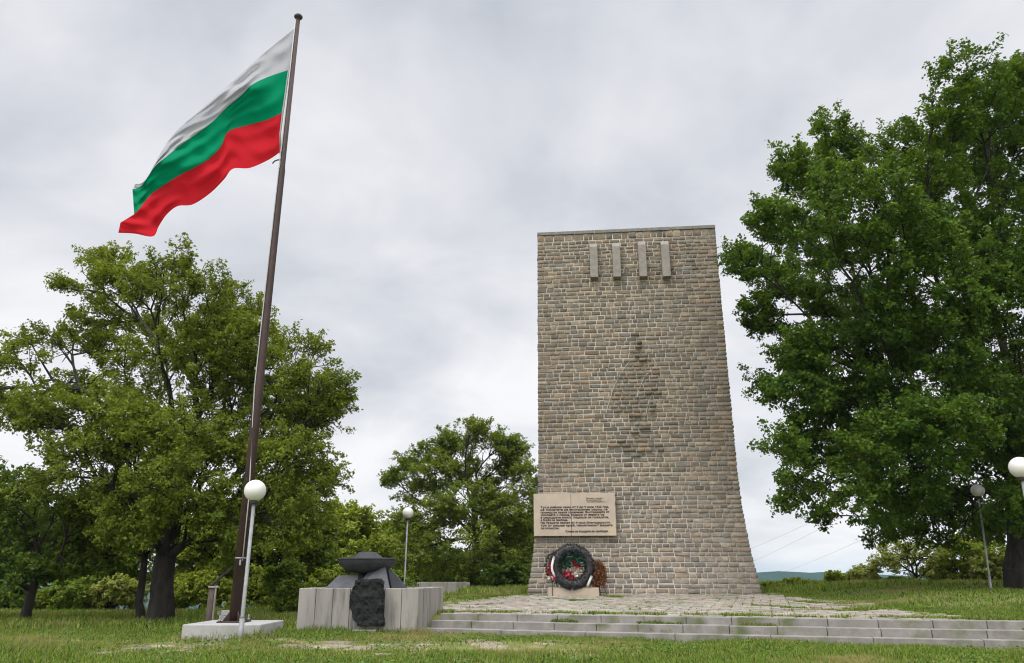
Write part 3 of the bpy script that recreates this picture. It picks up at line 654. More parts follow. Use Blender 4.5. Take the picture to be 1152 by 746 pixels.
def flag():
    nu, nv = 120, 60; us = np.linspace(0, 1, nu); V, F, mi = [], [], []
    def cr(P, u):                                   # Catmull-Rom along a row
        k = u * (len(P) - 1); i = min(int(k), len(P) - 2); t = k - i
        p0, p1, p2, p3 = P[max(i - 1, 0)], P[i], P[i + 1], P[min(i + 2, len(P) - 1)]
        return 0.5 * (2 * p1 + (p2 - p0) * t + (2 * p0 - 5 * p1 + 4 * p2 - p3) * t * t + (3 * p1 - p0 - 3 * p2 + p3) * t ** 3)
    for u in us:
        cols = np.array([cr(r, u) for r in rows])
        for j in range(nv + 1):
            v = j / nv; i = 0 if v < KN[1] else 1 if v < KN[2] else 2 if v < KN[3] else 3; k = (v - KN[i]) / (KN[i + 1] - KN[i]); q = cols[i] * (1 - k) + cols[i + 1] * k
            env = min(1, u / 0.12)
            wv = 0.12 * math.sin(2 * PI * (1.9 * u + 1.25 * v) + 0.4) + 0.075 * math.sin(2 * PI * (3.6 * u + 2.6 * v) + 1.0 + 0.8 * math.sin(5 * v)) + 0.045 * math.sin(2 * PI * (1.3 * u + 6.3 * v) + 2 * u) + 0.025 * math.sin(2 * PI * (7.5 * u + 4.1 * v) + 3 * v) + 0.014 * math.sin(2 * PI * (12.5 * u + 6.5 * v) + 4 * math.sin(3 * u))
            sag = 0.05 * math.sin(2 * PI * (5.2 * v - 1.2 * u)) * (1 - u) * min(1, u / 0.05)
            D = 17.86 - 0.9 * u + env * wv + sag + 0.5 * max(0, u - 0.86) / 0.14 * (1 - v)
            V.append(at(q[0], q[1], D))
    m = nv + 1
    for a in range(nu - 1):
        for j in range(nv): F.append((a * m + j, a * m + j + 1, (a + 1) * m + j + 1, (a + 1) * m + j)); mi.append(min(2, j * 3 // nv))
    fl = thing('flag', 'white green red striped flag flying to the left from the flagpole', 'flag', at(331, 34, 17.85))
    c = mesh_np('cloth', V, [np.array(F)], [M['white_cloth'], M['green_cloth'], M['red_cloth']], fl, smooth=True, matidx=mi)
    mb = MB(); hp_ = [at(x, y, 17.83) for x, y in ((332.2, 31), (328.6, 56), (325, 80), (321.4, 104), (318, 128), (315.3, 150), (315.6, 174))]
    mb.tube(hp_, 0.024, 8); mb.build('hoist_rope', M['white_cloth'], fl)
flag()

# ------------------------------------------------------------------ globe lamps
def lamp(base, top, label, r=0.225, pr=1.0):
    """base, top (centre of the globe)"""
    base, top = Vector(base), Vector(top); t = thing('lamp_post', label, 'lamp', base, 'globe lamps round the memorial'); pr *= 0.85; up = (top - base).normalized()
    mb = MB(); mb.tube([base - up * 0.2, base + up * 0.42], 0.062 * pr, 16).tube([base + up * 0.42, base + up * 0.46, top - up * (r - .01)], [0.062 * pr, 0.046 * pr, 0.042 * pr], 16); mb.build('pole', M['galv'], t)
    mb = MB(); mb.tube([top - up * (r + .055), top - up * (r - .02)], [0.075, 0.09], 18); mb.build('collar', M['iron'], t)
    m2 = MB(); m2.lathe([(r * math.sin(a), -r * math.cos(a)) for a in np.linspace(0, PI, 24)], top, 36); m2.build('globe', M['globe'], t)
    return t
lp = lambda x, y, D: at(x, y, D)
def gz(p): return (p[0], p[1], float(ground_z(p[0], p[1])))
lamp(gz(lp(270.5, 716, 16.75)), lp(287, 552, 16.75), 'white globe lamp on a grey pole in front of the flagpole block')
lamp(gz(lp(454.5, 660, 28.6)), lp(459, 577, 28.6), 'small white globe lamp beyond the concrete enclosure, before the small tree', 0.195, 0.75)
lamp(gz(lp(1115, 664, 26.5)), lp(1100, 552, 26.5), 'greyish globe lamp half hidden under the big right tree, near its trunk', 0.21, 0.75)
b4 = lp(1179, 700, 16.9); lamp(gz(b4), lp(1148, 526, 16.9), 'white globe lamp cut off by the right edge of the picture')

# ------------------------------------------------------------------ old post behind the block
op = at(236, 697, 21.5); oz = float(ground_z(op[0], op[1]))
po = thing('broken_post', 'short weathered post with a flat cap, behind the flagpole block', 'post', (op[0], op[1], oz))
tp = at(236, 661, 21.5)[2]
mb = MB(); mb.box((op[0] - .02, op[1], (oz + tp) / 2 - .1), (0.15, 0.15, tp - oz + .2), 0.2, bevel=0.012, jit=0.012); mb.build('shaft', M['old_wood'], po)
mb = MB(); mb.box((op[0] + .085, op[1] - .03, (oz + tp) / 2), (0.04, 0.1, tp - oz), 0.2, bevel=0.006); mb.build('strip', M['concrete'], po)
mb = MB(); mb.box((op[0] + .01, op[1], tp + .015), (0.25, 0.22, 0.04), 0.25, bevel=0.008, jit=0.006); mb.build('cap', M['concrete'], po)
mb = MB(); mb.tube([at(236, 661, 21.5), at(242, 655, 21.6), at(250, 648, 21.8), at(263, 638, 22.2)], [0.05, 0.045, 0.04, 0.03], 8); mb.build('crooked_arm', M['bark'], po)
sb = thing('rubble_slabs', 'little heap of pale broken slabs lying at the foot of the weathered post', 'slabs', (op[0] + .25, op[1] - .1, oz))
for k, (dx, z, ww) in enumerate(((0.2, 0.1, 0.5), (0.28, 0.24, 0.42), (0.18, 0.36, 0.3))):
    mb = MB(); mb.box((op[0] + dx + .08, op[1] + .35, oz + z), (ww, 0.35, 0.11), 0.3 * k, bevel=0.01, jit=0.02); mb.build('slab', M['concrete_pale'], sb)

# ------------------------------------------------------------------ trees
def tube_edges(P, par, rad, nside=6):
    """one tapered tube per edge, numpy"""
    i = np.arange(len(P)); e = i[par >= 0]; a, b = P[par[e]], P[e]; ra = np.minimum(rad[par[e]], rad[e] * 1.35 + 0.01); rb = rad[e]
    d = b - a; L_ = np.linalg.norm(d, axis=1)[:, None] + 1e-6; d = d / L_; a = a - d * ra[:, None] * 0.5; b = b + d * rb[:, None] * 0.3
    h = np.where(np.abs(d[:, 2:3]) < 0.9, np.array((0, 0, 1.0)), np.array((1.0, 0, 0))); u = np.cross(d, h); u /= np.linalg.norm(u, axis=1)[:, None]; v = np.cross(d, u)
    V = []
    for k in range(nside):
        c, s = math.cos(2 * PI * k / nside), math.sin(2 * PI * k / nside); o = u * c + v * s; V.append(a + o * ra[:, None]); V.append(b + o * rb[:, None])
    V = np.stack(V, 1).reshape(-1, 3); n = len(e); base = (np.arange(n) * 2 * nside)[:, None]
    F = np.concatenate([base + np.array([2 * k, 2 * ((k + 1) % nside), 2 * ((k + 1) % nside) + 1, 2 * k + 1]) for k in range(nside)])
    return V, F
def grow(rng, trunk, lobes, n, bf=0.35, tip=0.011, rmax=0.5, power=2.3, shell=0.35):
    C = np.array([l[0] for l in lobes]); Rr = np.array([l[1] for l in lobes]); wt = (Rr[:, 0] * Rr[:, 2]) ** 0.72; wt /= wt.sum()
    k = rng.choice(len(lobes), n, p=wt); d = rng.normal(0, 1, (n, 3)); d /= np.linalg.norm(d, axis=1)[:, None]; q = shell + (1 - shell) * rng.rand(n) ** 0.6; q = np.where(rng.rand(n) < 0.12, q * rng.uniform(1.0, 1.4, n), q)
    pts = C[k] + d * q[:, None] * Rr[k]
    T = np.array(trunk, float); P = list(T); par = [-1] + list(range(len(T) - 1)); plen = [0.0]
    for i in range(1, len(T)): plen.append(plen[-1] + np.linalg.norm(T[i] - T[i - 1]))
    best = np.full(n, 1e9); who = np.zeros(n, int); done = np.zeros(n, bool)
    st_ = max(1, len(T) // 2)
    for j in range(st_, len(T)):
        c = np.linalg.norm(pts - T[j], axis=1) + bf * plen[j]; m = c < best; best[m] = c[m]; who[m] = j
    for _ in range(n):
        i = int(np.argmin(np.where(done, 1e9, best))); done[i] = True; j = who[i]; P.append(pts[i]); par.append(j); L_ = plen[j] + np.linalg.norm(pts[i] - P[j]); plen.append(L_)
        c = np.linalg.norm(pts - pts[i], axis=1) + bf * L_; m = (c < best) & ~done; best[m] = c[m]; who[m] = len(P) - 1
    P = np.array(P); par = np.array(par); N_ = len(P); acc = np.zeros(N_); kids = np.zeros(N_, int)
    for i in range(N_ - 1, 0, -1):
        if kids[i] == 0: acc[i] = tip ** power
        acc[par[i]] += acc[i] * 1.0 + (tip * 0.35) ** power; kids[par[i]] += 1
    rad = np.minimum(acc ** (1 / power), rmax)
    for _ in range(2):                               # calm the zigzag
        Q = P.copy(); S_ = np.zeros_like(P); cnt = np.zeros(N_)
        np.add.at(S_, par[1:], P[1:] * acc[1:, None]); np.add.at(cnt, par[1:], acc[1:])
        for i in range(len(T), N_):
            if kids[i]: Q[i] = 0.5 * P[i] + 0.25 * P[par[i]] + 0.25 * S_[i] / cnt[i]
        P = Q
    return P, par, rad, kids
def leaf_quads(rng, pos, nrm, size, asp=0.62):
    n = len(pos); t = np.cross(nrm, rng.normal(0, 1, (n, 3))); t /= np.linalg.norm(t, axis=1)[:, None] + 1e-9; b = np.cross(nrm, t); s = size * rng.uniform(0.65, 1.3, n)[:, None]
    V = np.stack([pos - t * s * 0.5, pos + b * s * asp * 0.5 + t * s * 0.05 + nrm * s * 0.10, pos + t * s * 0.55 - nrm * s * 0.08, pos - b * s * asp * 0.5 + t * s * 0.05 + nrm * s * 0.10], 1).reshape(-1, 3)
    return V, np.arange(n * 4).reshape(-1, 4)
def plant(name, label, cat, root, trunk, lobes, n, leaves, size, cols, seed, group=None, sub=3, sig=0.17, spread=0.34, trunk_r=None, bf=0.35, tip=0.011, up=0.9, shell=0.35, flatten=0.7, leaf_r=0.03, power=2.3, part_trunk='trunk', asp=0.62, gaps=0.22):
    rng = np.random.RandomState(seed); P, par, rad, kids = grow(rng, trunk, lobes, n, bf, tip, trunk_r or 0.5, power, shell)
    nT = len(trunk)
    if trunk_r:                                      # trunk tapers from its own girth with a root flare
        for i in range(nT): f = i / max(nT - 1, 1); rad[i] = max(rad[i], trunk_r * (1 - 0.35 * f)) if i else trunk_r * 1.35
    thin = np.where((rad < leaf_r) & (np.arange(len(P)) >= nT))[0]
    k = np.repeat(thin, sub); ctr = np.mean([l[0] for l in lobes], 0); outw = P[k] - ctr; outw /= np.linalg.norm(outw, axis=1)[:, None] + 1e-6
    dr = P[k] - P[par[k]]; dr /= np.linalg.norm(dr, axis=1)[:, None] + 1e-6
    off = rng.normal(0, 0.62, (len(k), 3)) + outw * 0.45 + dr * 0.55 + np.array((0, 0, 0.22)); off *= (spread * 1.5 * rng.uniform(0.5, 1.25, len(k)) / (np.linalg.norm(off, axis=1) + 1e-6))[:, None]
    tw = P[k] + off; gs = 1.25 / max(spread * 2, 0.3)
    gap = (vnoise(tw[:, 0], tw[:, 2], gs, seed) + vnoise(tw[:, 1], tw[:, 2], gs, seed + 3) + 0.9 * vnoise(tw[:, 0] + tw[:, 1], tw[:, 2], gs * 2.2, seed + 5)) / 2.9
    kp = gap > np.quantile(gap, gaps); tw, k, off = tw[kp], k[kp], off[kp]
    P2 = np.concatenate([P, tw]); par2 = np.concatenate([par, k]); rad2 = np.concatenate([rad, np.full(len(tw), tip * 0.45)])
    t = thing(name, label, cat, root, group)
    big = rad2 >= 0.05; V1, F1 = tube_edges(P2, np.where(big, par2, -1), rad2, 9); V2, F2 = tube_edges(P2, np.where(~big, par2, -1), rad2, 4)
    mesh_np(part_trunk, np.concatenate([V1, V2]), [np.concatenate([F1, F2 + len(V1)])], M['bark'], t, smooth=True)
    m = len(tw); li = rng.randint(0, m, leaves); tt = 0.15 + 0.9 * rng.rand(leaves) ** 0.75; g = rng.normal(0, 1, (leaves, 3)) * (sig * (1.15 - 0.65 * tt))[:, None]; g[:, 2] *= flatten; pos = tw[li] - off[li] * (1 - tt)[:, None] + g
    outw = pos - ctr; outw /= np.linalg.norm(outw, axis=1)[:, None] + 1e-6
    nr = rng.normal(0, 0.75, (leaves, 3)) + np.array((0, 0, up)) + outw * 0.35; nr /= np.linalg.norm(nr, axis=1)[:, None]
    V, F = leaf_quads(rng, pos, nr, size, asp); c0, c1 = np.array(cols[0]), np.array(cols[1])
    clump = vnoise(pos[:, 0] + pos[:, 2] * 0.7, pos[:, 1] + pos[:, 2] * 0.9, 0.55, seed) ; f = np.clip(0.5 * clump + 0.4 * rng.rand(m)[li] + 0.35 * rng.rand(leaves) - 0.12, 0, 1)[:, None]
    c = (c0 * (1 - f) + c1 * f) * rng.uniform(0.8, 1.2, (leaves, 1))
    mesh_np('crown' if part_trunk == 'trunk' else 'foliage', V, [F], M['leaf'], t, col=np.repeat(c, 4, 0)); return t
def lobes_px(L_, D, rng, dsp=2.0, kd=1.0, pxm=None):
    """ellipses of the photograph -> ellipsoids; each at its own depth"""
    out = []
    for l in L_:
        x, y, rx, ry = l[:4]; dd = D + (l[4] if len(l) > 4 else rng.uniform(-dsp, dsp)); p = at(x, y, dd); k = dd / 918.0
        out.append((p, np.array((rx * k, max(rx, ry) * k * kd, ry * k * 1.02))))
    return out
rr = np.random.RandomState(77)
OAK = ((0.085, 0.128, 0.014), (0.20, 0.245, 0.03)); MAPLE = ((0.036, 0.085, 0.010), (0.115, 0.185, 0.018)); DARKG = ((0.045, 0.085, 0.012), (0.11, 0.16, 0.022)); YEL = ((0.14, 0.195, 0.018), (0.26, 0.30, 0.04)); MIDG = ((0.075, 0.125, 0.014), (0.17, 0.225, 0.028)); LIME = ((0.18, 0.22, 0.04), (0.31, 0.33, 0.09))

# big tree on the left
D = 25.0
LT = [(122, 292, 22, 16), (135, 320, 45, 22), (92, 328, 26, 12), (205, 300, 30, 18), (200, 335, 60, 34), (262, 350, 40, 26), (260, 395, 70, 45), (325, 400, 40, 28), (345, 440, 42, 32), (358, 470, 30, 26), (372, 455, 18, 12), (300, 460, 70, 50),
      (230, 390, 80, 55), (280, 470, 90, 70), (170, 490, 70, 50), (205, 410, 75, 50), (130, 375, 60, 36), (62, 390, 44, 18), (18, 402, 26, 12), (12, 452, 30, 12), (70, 440, 36, 16), (120, 470, 60, 40), (190, 490, 70, 50), (265, 525, 75, 48), (335, 520, 45, 40), (362, 540, 22, 18), (100, 525, 60, 34),
      (180, 560, 60, 40), (190, 545, 50, 28, -3.2), (150, 585, 42, 22, -2.6), (250, 585, 40, 18, -2.6), (250, 590, 60, 30), (330, 580, 40, 34), (130, 575, 45, 30), (-8, 435, 26, 12), (40, 470, 40, 16), (95, 425, 30, 14)]
lob = lobes_px(LT, D, rr, 3.0, 0.9); b0 = at(180, 701, D - 1.0); z0 = float(ground_z(b0[0], b0[1])); tk = [(b0[0], b0[1], z0 - 0.3), (b0[0] - .02, b0[1], z0 + .6), *[tuple(at(x, y, D - 1 + k * .2)) for k, (x, y) in enumerate(((182, 660), (186, 630), (192, 600), (196, 575), (198, 545)))]]
plant('broadleaf_tree', 'large spreading yellow-green tree with a thick dark trunk, left of the flagpole', 'tree', (b0[0], b0[1], z0), tk, lob, 2100, 215000, 0.098, OAK, 1, trunk_r=0.36, sub=3, sig=0.12, spread=0.42, bf=0.5, gaps=0.40, up=0.7, flatten=0.8)
# big tree on the right
D = 27.5
RT = [(1120, 520, 40, 26, 1.5), (1088, 538, 36, 18, 3), (1105, 130, 50, 40), (1060, 140, 40, 30), (1150, 130, 40, 40), (1145, 565, 26, 18, -2.0), (1085, 85, 45, 22), (1125, 105, 45, 34), (1160, 95, 40, 30), (940, 145, 24, 18), (948, 175, 34, 22), (1010, 170, 30, 24), (1030, 205, 50, 36), (1080, 180, 55, 44), (1140, 190, 55, 50), (895, 190, 28, 16), (925, 215, 48, 28), (880, 248, 40, 22), (865, 275, 26, 14), (842, 289, 24, 10), (828, 290, 12, 6), (850, 305, 24, 14), (856, 350, 22, 14), (930, 275, 60, 36), (1010, 280, 66, 44), (1090, 290, 66, 50),
      (960, 250, 85, 60), (1040, 330, 100, 80), (960, 420, 80, 60), (1090, 240, 80, 70), (1060, 450, 90, 70), (1130, 340, 80, 70), (1150, 480, 50, 40, -2), (1000, 510, 70, 40), (880, 320, 38, 24), (940, 340, 60, 34), (868, 368, 24, 14), (910, 388, 44, 26), (990, 380, 66, 40), (1070, 390, 70, 50), (865, 425, 18, 10), (905, 440, 44, 28), (970, 450, 60, 36), (1050, 480, 66, 46), (1120, 450, 55, 50), (885, 500, 26, 16), (930, 500, 46, 30), (905, 555, 32, 18), (960, 545, 50, 26), (928, 578, 26, 12), (1010, 545, 44, 26),
      (1070, 555, 44, 26, 3.5), (1020, 585, 34, 18), (990, 605, 12, 8), (1075, 598, 34, 14, 3.5), (1115, 575, 30, 24, 4), (1190, 160, 55, 60), (1240, 240, 70, 70), (1190, 300, 60, 60), (1250, 380, 80, 70), (1190, 430, 60, 60), (1240, 500, 70, 60), (1180, 540, 40, 40), (1290, 300, 60, 70), (1220, 580, 50, 30)]
lob = lobes_px(RT, D, rr, 4.2, 0.9); b0 = at(1152, 667, D); z0 = float(ground_z(b0[0], b0[1]))
tk = [(b0[0], b0[1], z0 - 0.3), (b0[0], b0[1], z0 + .7), *[tuple(at(x, y, D + k * .15)) for k, (x, y) in enumerate(((1150, 615), (1148, 580), (1147, 545), (1146, 505), (1144, 470), (1140, 430)))]]
plant('broadleaf_tree', 'huge dense dark green tree filling the right side of the picture', 'tree', (b0[0], b0[1], z0), tk, lob, 3800, 430000, 0.12, MAPLE, 2, trunk_r=0.52, sub=3, sig=0.14, spread=0.46, bf=0.45, asp=0.72, gaps=0.18, up=0.7, flatten=0.8)
# tree between the enclosure and the tower
D = 44.0
MT = [(505, 634, 36, 14), (548, 642, 40, 12, -1.5), (575, 636, 30, 14, -1), (470, 628, 26, 14), (528, 488, 20, 12), (545, 500, 36, 20), (498, 505, 24, 16), (572, 508, 20, 18), (468, 522, 20, 12), (446, 540, 14, 7), (500, 535, 40, 22), (548, 535, 40, 26), (586, 545, 18, 26), (472, 555, 26, 14), (520, 570, 40, 22), (565, 580, 36, 28), (462, 585, 18, 12), (492, 605, 32, 16), (540, 612, 40, 20), (585, 610, 24, 26), (610, 560, 24, 30)]
lob = lobes_px(MT, D, rr, 2.2, 0.9); b0 = at(536, 661, D); z0 = float(ground_z(b0[0], b0[1]))
tk = [(b0[0], b0[1], z0 - 0.3), (b0[0], b0[1], z0 + .8), *[tuple(at(x, y, D)) for x, y in ((536, 630), (535, 605), (534, 580), (533, 555))]]
plant('broadleaf_tree', 'medium rounded tree with ascending branches, directly left of the tower', 'tree', (b0[0], b0[1], z0), tk, lob, 1250, 84000, 0.14, ((0.085, 0.13, 0.016), (0.18, 0.23, 0.03)), 3, trunk_r=0.24, sub=3, sig=0.14, spread=0.42, bf=0.55, gaps=0.34, up=0.7, flatten=0.8)

# background trees, far left to the enclosure: (label, base px, depth, lobes, n, leaves, size, colours, trunk radius, trunk px)
BT = [('leaning small tree with a dark crooked trunk at the left edge of the lawn', (27, 703), 25.5, [(30, 560, 50, 30), (60, 600, 50, 26), (10, 600, 40, 30), (85, 575, 36, 22), (20, 640, 36, 16), (75, 640, 30, 12), (-40, 600, 40, 30), (-30, 630, 40, 25)], 380, 22000, 0.115, DARKG, 0.17, ((32, 682), (36, 665), (42, 650), (46, 630))),
      ('slim dark second trunk close behind the thick trunk of the spreading tree', (157, 700), 26.0, [(120, 590, 40, 24), (150, 560, 40, 24), (100, 620, 30, 18), (165, 600, 30, 20)], 200, 14000, 0.13, MIDG, 0.15, ((156, 680), (160, 655), (163, 625))),
      ('pale yellow-green tree standing behind the dark flame bowl', (398, 668), 47, [(392, 585, 24, 14), (410, 600, 26, 16), (380, 605, 24, 20), (400, 625, 40, 20), (430, 615, 16, 14), (375, 640, 30, 16), (425, 645, 30, 14)], 420, 30000, 0.21, YEL, 0.2, ((398, 640), (397, 620))),
      ('mid green bushy tree behind the flagpole and the small lamp', (318, 680), 36, [(320, 560, 30, 20), (310, 590, 40, 24), (345, 600, 34, 24), (330, 630, 44, 22), (290, 625, 36, 22), (365, 640, 26, 16), (350, 575, 24, 16)], 460, 34000, 0.18, MIDG, 0.2, ((318, 655), (318, 630))),
      ('dark background tree behind the gap left of the thick trunk', (95, 692), 38, [(100, 600, 40, 20), (130, 620, 40, 24), (75, 625, 34, 20), (110, 650, 50, 18), (60, 590, 30, 16)], 400, 28000, 0.19, MIDG, 0.2, ((95, 665), (97, 640))),
      ('dark background tree at the far left behind the leaning tree', (-15, 695), 36, [(-10, 560, 50, 36), (15, 610, 40, 30), (-50, 620, 50, 40), (10, 650, 40, 22), (-70, 560, 50, 50)], 420, 28000, 0.19, DARKG, 0.2, ((-15, 660), (-14, 630))),
      ('yellow-green tree behind the thick trunk, in the right gap beneath the branches', (238, 685), 39, [(230, 610, 36, 24), (260, 630, 34, 24), (215, 640, 40, 20), (270, 600, 30, 20), (245, 655, 40, 14)], 400, 28000, 0.19, YEL, 0.18, ((238, 660), (238, 640))),
      ('dusky tree in the dark gap between the small tree and the tower foot', (590, 662), 50, [(588, 610, 24, 20), (570, 630, 26, 18), (605, 630, 26, 24), (590, 645, 36, 12), (618, 600, 24, 24)], 380, 26000, 0.22, DARKG, 0.2, ((590, 645), (590, 630))),
      ('distant green tree behind the low concrete wall, left of the small tree', (470, 668), 60, [(455, 610, 26, 16), (480, 625, 28, 16), (440, 630, 22, 14), (465, 640, 36, 12), (500, 640, 26, 12)], 340, 24000, 0.25, MIDG, 0.2, ((470, 645), (470, 630)))]
for k, (lab, bp, D, L_, n, lv, sz, cc, tr, tp_) in enumerate(BT):
    lob = lobes_px(L_, D, rr, 1.2, 0.9); b0 = at(bp[0], bp[1], D); z0 = float(ground_z(b0[0], b0[1]))
    tk = [(b0[0], b0[1], z0 - .3), (b0[0], b0[1], z0 + .25), *[tuple(at(x, y, D)) for x, y in tp_]]
    if tk[2][2] < tk[1][2] + .1: tk = tk[:1] + tk[2:]
    plant('background_tree', lab, 'tree', (b0[0], b0[1], z0), tk, lob, n, lv, sz, cc, 20 + k, group='trees at the edge of the hilltop', trunk_r=tr, sub=3, sig=sz * 0.9, spread=sz * 2.1, bf=0.5)
# slender saplings by the drop on the right
SPL = [('thin sparse sapling with pale leaves, right of the tower under the big tree', (1030, 666), 39, [(1015, 622, 26, 14), (1040, 618, 26, 14), (1000, 632, 20, 10), (1035, 640, 30, 12), (1058, 634, 18, 12)], 170, 3300, 0.16, LIME, 0.07),
       ('leafy green sapling between the lamp and the trunk of the big tree', (1088, 667), 39, [(1085, 625, 30, 14), (1100, 645, 34, 14), (1070, 645, 28, 14), (1120, 630, 24, 16), (1095, 612, 24, 10)], 260, 12000, 0.16, YEL, 0.06)]
for k, (lab, bp, D, L_, n, lv, sz, cc, tr) in enumerate(SPL):
    lob = lobes_px(L_, D, rr, 0.8, 0.8); b0 = at(bp[0], bp[1], D); z0 = float(ground_z(b0[0], b0[1]))
    tk = [(b0[0], b0[1], z0 - .2), tuple(at(bp[0], 655, D)), tuple(at(bp[0] + 1, 648, D))]
    plant('sapling', lab, 'sapling', (b0[0], b0[1], z0), tk, lob, n, lv, sz, cc, 50 + k, trunk_r=tr, sub=3, sig=0.13, spread=0.25, bf=0.3, tip=0.012)
# bushes: (label, x px of centre, y px foot, depth, half width px, height px, leaves, colours)
BU = [('pale flowering bush at the lawn edge left of the thick trunk', 124, 699, 32, 30, 46, 15000, LIME), ('round olive bush beside the leaning dark trunk', 72, 701, 32, 34, 44, 15000, MIDG),
      ('low dark bush at the far left lawn edge', 6, 700, 32, 26, 40, 10000, DARKG), ('leafy bush behind the thick trunk and the weathered post', 222, 697, 33, 34, 50, 16000, YEL),
      ('broad green bush behind the flagpole block', 285, 697, 33, 36, 58, 18000, YEL), ('tall green bush left of the concrete enclosure', 318, 700, 29, 22, 66, 16000, MIDG),
      ('olive bush behind the concrete enclosure and bowl', 372, 690, 31, 34, 48, 15000, YEL), ('green bush behind the right end of the enclosure', 440, 672, 34, 34, 26, 12000, MIDG),
      ('dark bush at the left foot of the tower, behind the lawn strip', 572, 664, 41, 30, 34, 14000, DARKG), ('dark bush under the small tree by the end of the low wall', 524, 664, 43, 26, 24, 9000, DARKG),
      ('fresh green weedy shrub against the right foot of the tower', 864, 668, 36, 14, 12, 3500, YEL), ('low tangled shrub on the skyline right of the tower', 896, 668, 37, 22, 6, 2200, YEL),
      ('green shrub in the middle of the right skyline', 940, 667, 39, 24, 22, 5000, YEL), ('yellow-green shrub left of the thin sapling', 978, 667, 39, 28, 28, 6000, LIME),
      ('low shrub at the foot of the thin sapling', 1010, 667, 39, 26, 16, 4000, YEL), ('small shrub between the two saplings', 1062, 667, 39, 22, 12, 3500, YEL), ('shrub beneath the big tree right of the greyish lamp', 1120, 667, 38, 22, 40, 8000, LIME)]
for k, (lab, x, yf, D, hwp, hp_, lv, cc) in enumerate(BU):
    r2 = np.random.RandomState(200 + k); b0 = at(x, yf, D); z0 = float(ground_z(b0[0], b0[1])); zt2 = at(x, yf - hp_, D)[2]; H = max(zt2 - z0, 0.3); wd = hwp * D / 918.0; lob = []
    for q in range(9):
        a = r2.uniform(0, 2 * PI); rad_ = wd * r2.uniform(0.15, 0.72); hh = H * r2.uniform(0.3, 0.85)
        lob.append((np.array((b0[0] + rad_ * math.cos(a), b0[1] + rad_ * math.sin(a) * .8, z0 + hh * (1 - 0.35 * rad_ / wd))), np.array((wd * .36, wd * .36, H * 0.24))))
    lob.append((np.array((b0[0], b0[1], z0 + H * 0.75)), np.array((wd * 0.4, wd * .4, H * 0.25))))
    tk = [(b0[0], b0[1], z0 - .1), (b0[0], b0[1], z0 + .08 * H), (b0[0] + .05, b0[1], z0 + .2 * H)]
    sz = 0.115 if D < 32 else 0.14
    plant('bush', lab, 'bush', (b0[0], b0[1], z0), tk, lob, 170, lv, sz, cc, 300 + k, group='bushes along the edge of the hilltop', trunk_r=0.04, sub=3, sig=min(0.10, 0.12 * H), spread=min(0.22, 0.2 * H), bf=0.2, tip=0.008, part_trunk='stems', gaps=0.12)

# ------------------------------------------------------------------ grass
rng = np.random.RandomState(99)
def in_frame(x, y, m=1.12): return np.abs(x) < (0.66 * y * m + 1.0)
def blades(n, box, hfun, wd, keep, seed, zf=None):
    r = np.random.RandomState(seed); x = r.uniform(box[0], box[1], n); y = r.uniform(box[2], box[3], n); k = in_frame(x, y) & keep(x, y, r); x, y = x[k], y[k]; n = len(x)
    h = hfun(x, y) * r.uniform(0.45, 1.25, n); z = ground_z(x, y); z = np.where(s_in(x, y) > 0.9, np.maximum(z, np.where((x > -2.3) & (x < 10.5), plat_z(x, y) - 0.03, z)), z)
    if zf: z = zf(x, y)
    a = r.uniform(0, 2 * PI, n); d = np.stack([np.cos(a), np.sin(a), np.zeros(n)], 1); b = r.uniform(0, 2 * PI, n); l = np.stack([np.cos(b), np.sin(b), np.zeros(n)], 1) * (h * r.uniform(0.1, 0.75, n))[:, None]
    p = np.stack([x, y, z - 0.01], 1); W_ = (wd * r.uniform(0.6, 1.3, n))[:, None] * d; up = np.array((0, 0, 1.0)) * h[:, None]
    V = np.stack([p - W_, p + W_, p + W_ * .75 + up * .55 + l * .3, p - W_ * .75 + up * .55 + l * .3, p + up * 0.95 + l], 1).reshape(-1, 3)
    i = np.arange(n)[:, None] * 5; patch = vnoise(x, y, 0.55, 4) * 0.6 + vnoise(x, y, 1.9, 7) * 0.4
    dry = np.clip((patch - 0.54) * 3.0, 0, 0.8); dry = np.clip(dry + 0.95 * np.exp(-((y - (16.0 - 0.12 * (x + 4))) / 1.3) ** 2) * sstep(3.5, 0, x) * vnoise(x, y, 1.2, 9), 0, 0.9); dry = np.where(r.rand(n) < 0.10, 0.9, dry)[:, None]
    g = np.array((0.09, 0.15, 0.018)) * (1 - r.rand(n, 1)) + np.array((0.15, 0.215, 0.03)) * r.rand(n, 1)
    c = g * (1 - dry) + np.array((0.31, 0.265, 0.11)) * dry * r.uniform(0.7, 1.15, (n, 1))
    return V, [i + np.array([0, 1, 2, 3]), i + np.array([3, 2, 4])], np.repeat(c, 5, 0)
def blocked(x, y):
    e = (x > -5.1) & (x < -1.9) & (y > 19.52) & (y < 22.6); p = (x > -6.74) & (x < -5.16) & (y > 17.02) & (y < 18.74)
    s = s_in(x, y); stp = (s > -0.01) & (s < 1.0) & (x > -2.15); d = np.abs((x - TC[0]) * TN[0] + (y - TC[1]) * TN[1] + 2.1) < 2.1
    t = d & (np.abs((x - TC[0]) * TE[0] + (y - TC[1]) * TE[1]) < 4.2)
    return e | p | stp | t
def pave(x, y): return (s_in(x, y) > 0.95) & (x > -2.2) & (x < 10.3) & (y < 31.2)
parts = []
